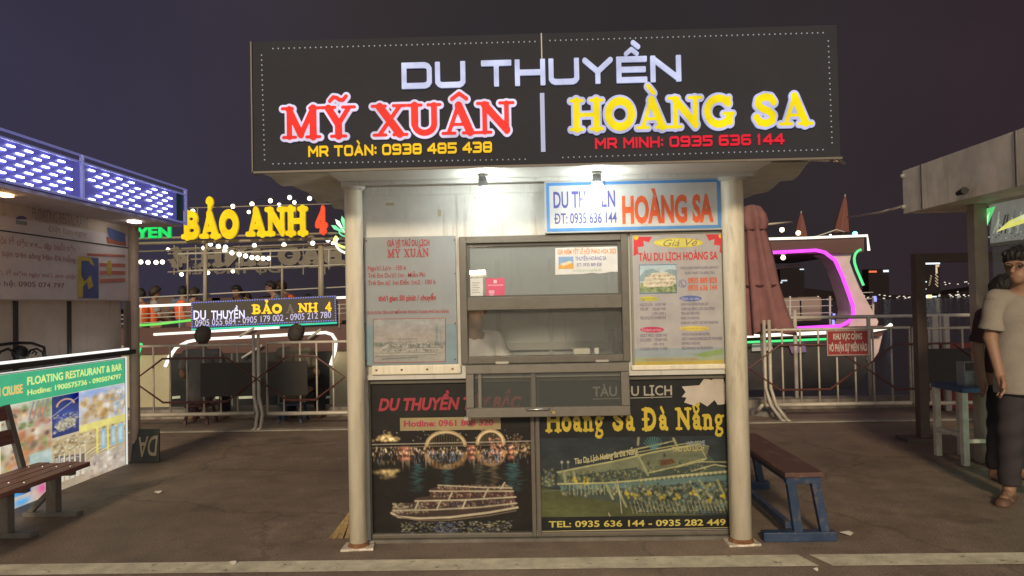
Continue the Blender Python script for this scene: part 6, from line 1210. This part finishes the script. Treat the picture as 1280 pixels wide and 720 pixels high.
# ================================================================== RIGHT BOAT
PBr = Plane('Y', 12.5); RB = thing('river_boat', 'maroon roofed river boat outlined in pink and green neon', 'boat', (4.4, 13.5, -1.05))
PINKW = mat('boat_pinkish', (.66, .50, .52), .45, var=.1)
def pris(pts, m, n, y0, d): P_ = Plane('Y', y0); return MB().prism([P_.w(*P_.uv(*p)) for p in pts], (0, d, 0)).build(n, m, RB)
pris([(860, 302), (1080, 297), (1080, 314), (1076, 316), (860, 320)], MAR, 'roof', 12.4, 3.2)
pris([(1026, 315), (1073, 313), (1064, 319), (1062, 328), (1076, 362), (1098, 402), (1096, 408), (1044, 411), (1060, 402), (1063, 388), (1060, 372), (1048, 335), (1040, 322)], PINKW, 'cabin_pillar', 12.5, .5)
pris([(860, 413), (1104, 407), (1106, 413), (1102, 420), (860, 424)], MAR, 'deck_band', 12.45, 3.0); pris([(860, 424), (1102, 418), (1092, 452), (1070, 486), (860, 488)], mat('boat_dark_hull', (.045, .04, .042), .5, var=.2), 'hull', 12.62, 3.0); pris([(1086, 421), (1103, 419), (1098, 440), (1090, 452), (1084, 450)], PINKW, 'bow_panel', 12.58, .03)
tbr = lambda pts, r, m, n, off=.05: MB().tube([PBr.w(*PBr.uv(*p), off+.05) for p in pts], r, 6).build(n, m, RB, True)
tbr([(860, 302), (1000, 298.5), (1079, 295.5), (1081, 314)], .022, WL, 'roof_light', .1)
tbr([(860, 320), (970, 316), (1016, 313.5), (1027, 316), (1040, 326), (1049, 346), (1062, 382), (1063, 392), (1058, 401), (1047, 407), (1000, 409.5), (860, 414)], .030, glow('magenta_neon', (.70, .06, .80), 1.9), 'neon_outline', .08)
tbr([(1072, 312.5), (1068, 314.5), (1065, 318), (1063.6, 323), (1064, 329), (1066.5, 337), (1075, 357)], .02, glow('green_neon', (.12, .85, .3), 1.2), 'neon_outline', .08)
tbr([(860, 423), (945, 419), (1034, 415)], .03, WL, 'deck_light', .1); tbr([(860, 430), (960, 426), (1034, 423)], .02, glow('boat_green', (.08, .9, .25), 1.1), 'deck_light', .1); tbr([(1086, 412.5), (1104, 409), (1109, 405)], .03, WL, 'deck_light', .1)
for ya in (374, 382, 391): tbr([(975, ya+2), (1048, ya)], .009, WHR, 'rail', -.3); tbr([(1078, ya-8), (1100, ya-9)], .009, WHR, 'rail', -.3)
for x in (994, 1045, 1100): tbr([(x, 410), (x, 370)], .018, WHR, 'rail_post', -.3)
BD = glow('rail_led_blue', (.3, .3, 1), 1.6)
for x, y in ((1099, 370), (1046, 400), (1047, 392)): tbr([(x, y), (x+.5, y+7)], .02, BD, 'rail_led', -.2)
for i, (x, y) in enumerate(((989, 372), (1012, 371))):
    P_ = Plane('Y', 13.2); u, zz = P_.uv(x, y); MB().box(u-.22, u+.22, 13.2, 13.34, zz-.42, zz).build('seat_back', mat('seat_cream', (.30, .24, .2), .7), RB, bevel=.05)
pris([(940, 430), (965, 429), (966, 438), (940, 439)], mat('boat_banner_white', (.45, .45, .48), .6), 'name_plate', 12.55, .04); pris([(985, 429), (1006, 428), (1008, 440), (990, 442)], mat('violet_cloth', (.24, .15, .34), .8), 'cloth', 12.55, .04)
tbr([(860, 345), (962, 338), (1030, 326)], .02, CREAM, 'ceiling_beam', -1.2)
for x, y, c, n in ((981.5, 321.5, (1, .8, .45), 'cabin_lamp'), (980, 286.5, (1, .85, .55), 'roof_lamp'), (1000.5, 290.5, (1, .8, .45), 'roof_lamp'), (1072, 291.5, (.2, 1, .85), 'roof_lamp'), (1041, 293.5, (.9, .9, .8), 'roof_lamp')):
    q = PBr.w(*PBr.uv(x, y), -.1); MB().ball(q, .04 if x != 1041 else .02, 8).build(n, glow('lamp_%d' % x, c, 4), RB, True)
tbr([(1022, 296), (1045, 289), (1062, 283), (1073, 286)], .012, WHR, 'roof_rail', -.6)
def spire(label, pxb, yb2, pxt, yt, w):
    P_ = Plane('Y', 13.4); b = P_.w(*P_.uv(pxb, yb2)); t_ = P_.w(*P_.uv(pxt, yt)); h = t_[2]-b[2]; t = thing('folded_parasol', label, 'parasol', b, 'folded parasols on the river boat roof')
    mb = MB(); v = []; f = []; NN = 20; pr = [(1, 0), (.86, .2), (.62, .5), (.34, .8), (.12, .96), (.03, 1)]
    for r_, q in pr:
        for k_ in range(NN): a_ = 2*math.pi*k_/NN; rr = w*r_*(1+.14*math.sin(6*a_)); v.append((b[0]+rr*math.cos(a_)+(t_[0]-b[0])*q, b[1]+rr*math.sin(a_), b[2]+h*q))
    for i in range(len(pr)-1):
        for k_ in range(NN): f.append((i*NN+k_, i*NN+(k_+1) % NN, (i+1)*NN+(k_+1) % NN, (i+1)*NN+k_))
    mkobj('canopy', v, f, mat('roof_parasol_red', (.17, .065, .052), .85), t, True); MB().tube([(b[0], b[1], b[2]-.3), (t_[0], t_[1], t_[2]+.03)], .012, 6).build('pole', POST, t)
spire('taller folded red parasol on the boat roof near the teal lamp', 1051, 291, 1056.5, 245, .13); spire('shorter folded red parasol on the boat roof beside the warm lamp', 1001, 296, 1001.5, 266, .11)
# hanging rope from the right stall to the boat
tag(MB().tube([PY(1128, 258, 7.05), PY(1100, 266, 8.2), PY(1060, 271.5, 10.6)], .014, 6).build('rope', mat('pale_rope', (.62, .54, .44), .8), None, True), 'pale pole like rope reaching from the right stall roof to the boat', 'rope')
tag(MB().tube([PY(958, 280.5, 9.5), PY(990, 277.5, 10.5)], .014, 6).build('rope', MATS['pale_rope'], None, True), 'short pale rope end sticking out beside the tall red parasol', 'rope')

# ================================================================== FAR SHORE LIGHTS
def fl_(n, lab, items, Y=814):
    t = thing('far_building', lab, 'building', tuple(PY(items[0][0], 377, Y)))
    a = [i[0] for i in items]; b = [i[1] for i in items]
    x0, z1 = PY(min(a)-1, min(b), Y+2)[[0, 2]]; x1 = PY(max(c[2] for c in items)+1, 375, Y+2)[0]
    MB().box(x0, x1, Y+2, Y+18, -1, z1+1).build('tower', mat('far_tower', (.020, .016, .018), .95, spec=0), t)
    by = {}
    for (xa, ya, xb, yb_, c, s) in items: by.setdefault((c, s), MB())
    for (xa, ya, xb, yb_, c, s) in items: p, q = PY(xa, ya, Y), PY(xb, yb_, Y); by[(c, s)].box(p[0], q[0], Y, Y+1, q[2], p[2])
    for i, ((c, s), m) in enumerate(by.items()): m.build('lit_windows', glow('far_%s_%d' % (n, i), c, s), t)
CW, WA = (.8, .9, 1), (1, .75, .45)
it = [(1157.5, 328, 1175, 330.2, CW, 1.4), (1170, 331, 1174, 333.5, WA, .8), (1170, 334, 1172, 342, WA, .8), (1154.5, 351.5, 1158.5, 353, CW, 1.3), (1154, 360.5, 1158, 362, CW, 1.3)]
for i in range(12): y = 343+i*1.3; it.append((1169.5+(i % 3)*1.2, y, 1170.4+(i % 3)*1.2, y+.9, WA, .8))
for i in range(9): y = 344+i*1.5; x = 1163.5-i*.3+(i % 2); it.append((x, y, x+.8, y+.9, WA, .5))
fl_('a', 'distant tower outlined by lit floors across the river', it)
it = [(1154.5, 369.5, 1160, 372, CW, 2.0), (1159, 368.5, 1165, 373, (1, .8, .35), 1.4), (1165, 370, 1171, 371.5, CW, 1.2), (1155, 384.5, 1168, 386, (.7, .6, .4), .5)]
fl_('b', 'low brightly lit riverside hall below the distant tower', it)
it = [(1086.5, 338.5, 1096, 340.6, (1, .18, .06), 1.0), (1104.5, 337.5, 1111, 340, CW, 1.3)]
fl_('c', 'distant building with a red and a white lit sign', it)
it = [(1000, 336, 1005, 337.2, CW, 1.1), (977, 350, 984, 351.4, CW, .9), (976, 352, 978, 354, CW, .9)]
fl_('d', 'distant dark building with single white signs seen through the boat', it)
m = MB()
for i in range(60):
    x = random.choice([random.uniform(1080, 1150), random.uniform(1172, 1215), random.uniform(985, 1075)]); p = PY(x, 371.5-(x-1100)*.018+random.gauss(0, 1.2), 812); s = random.uniform(.2, .5); m.box(p[0]-s*2, p[0]+s*2, 812, 813, p[2]-s, p[2]+s)
for i in range(8): x = random.uniform(1180, 1215); p = PY(x, random.uniform(350, 366), 812); m.box(p[0]-.5, p[0]+.5, 812, 813, p[2]-.4, p[2]+.4)
stuff(m.build('shore_lights', glow('shore_lights', (.95, .85, .7), 1.1)))
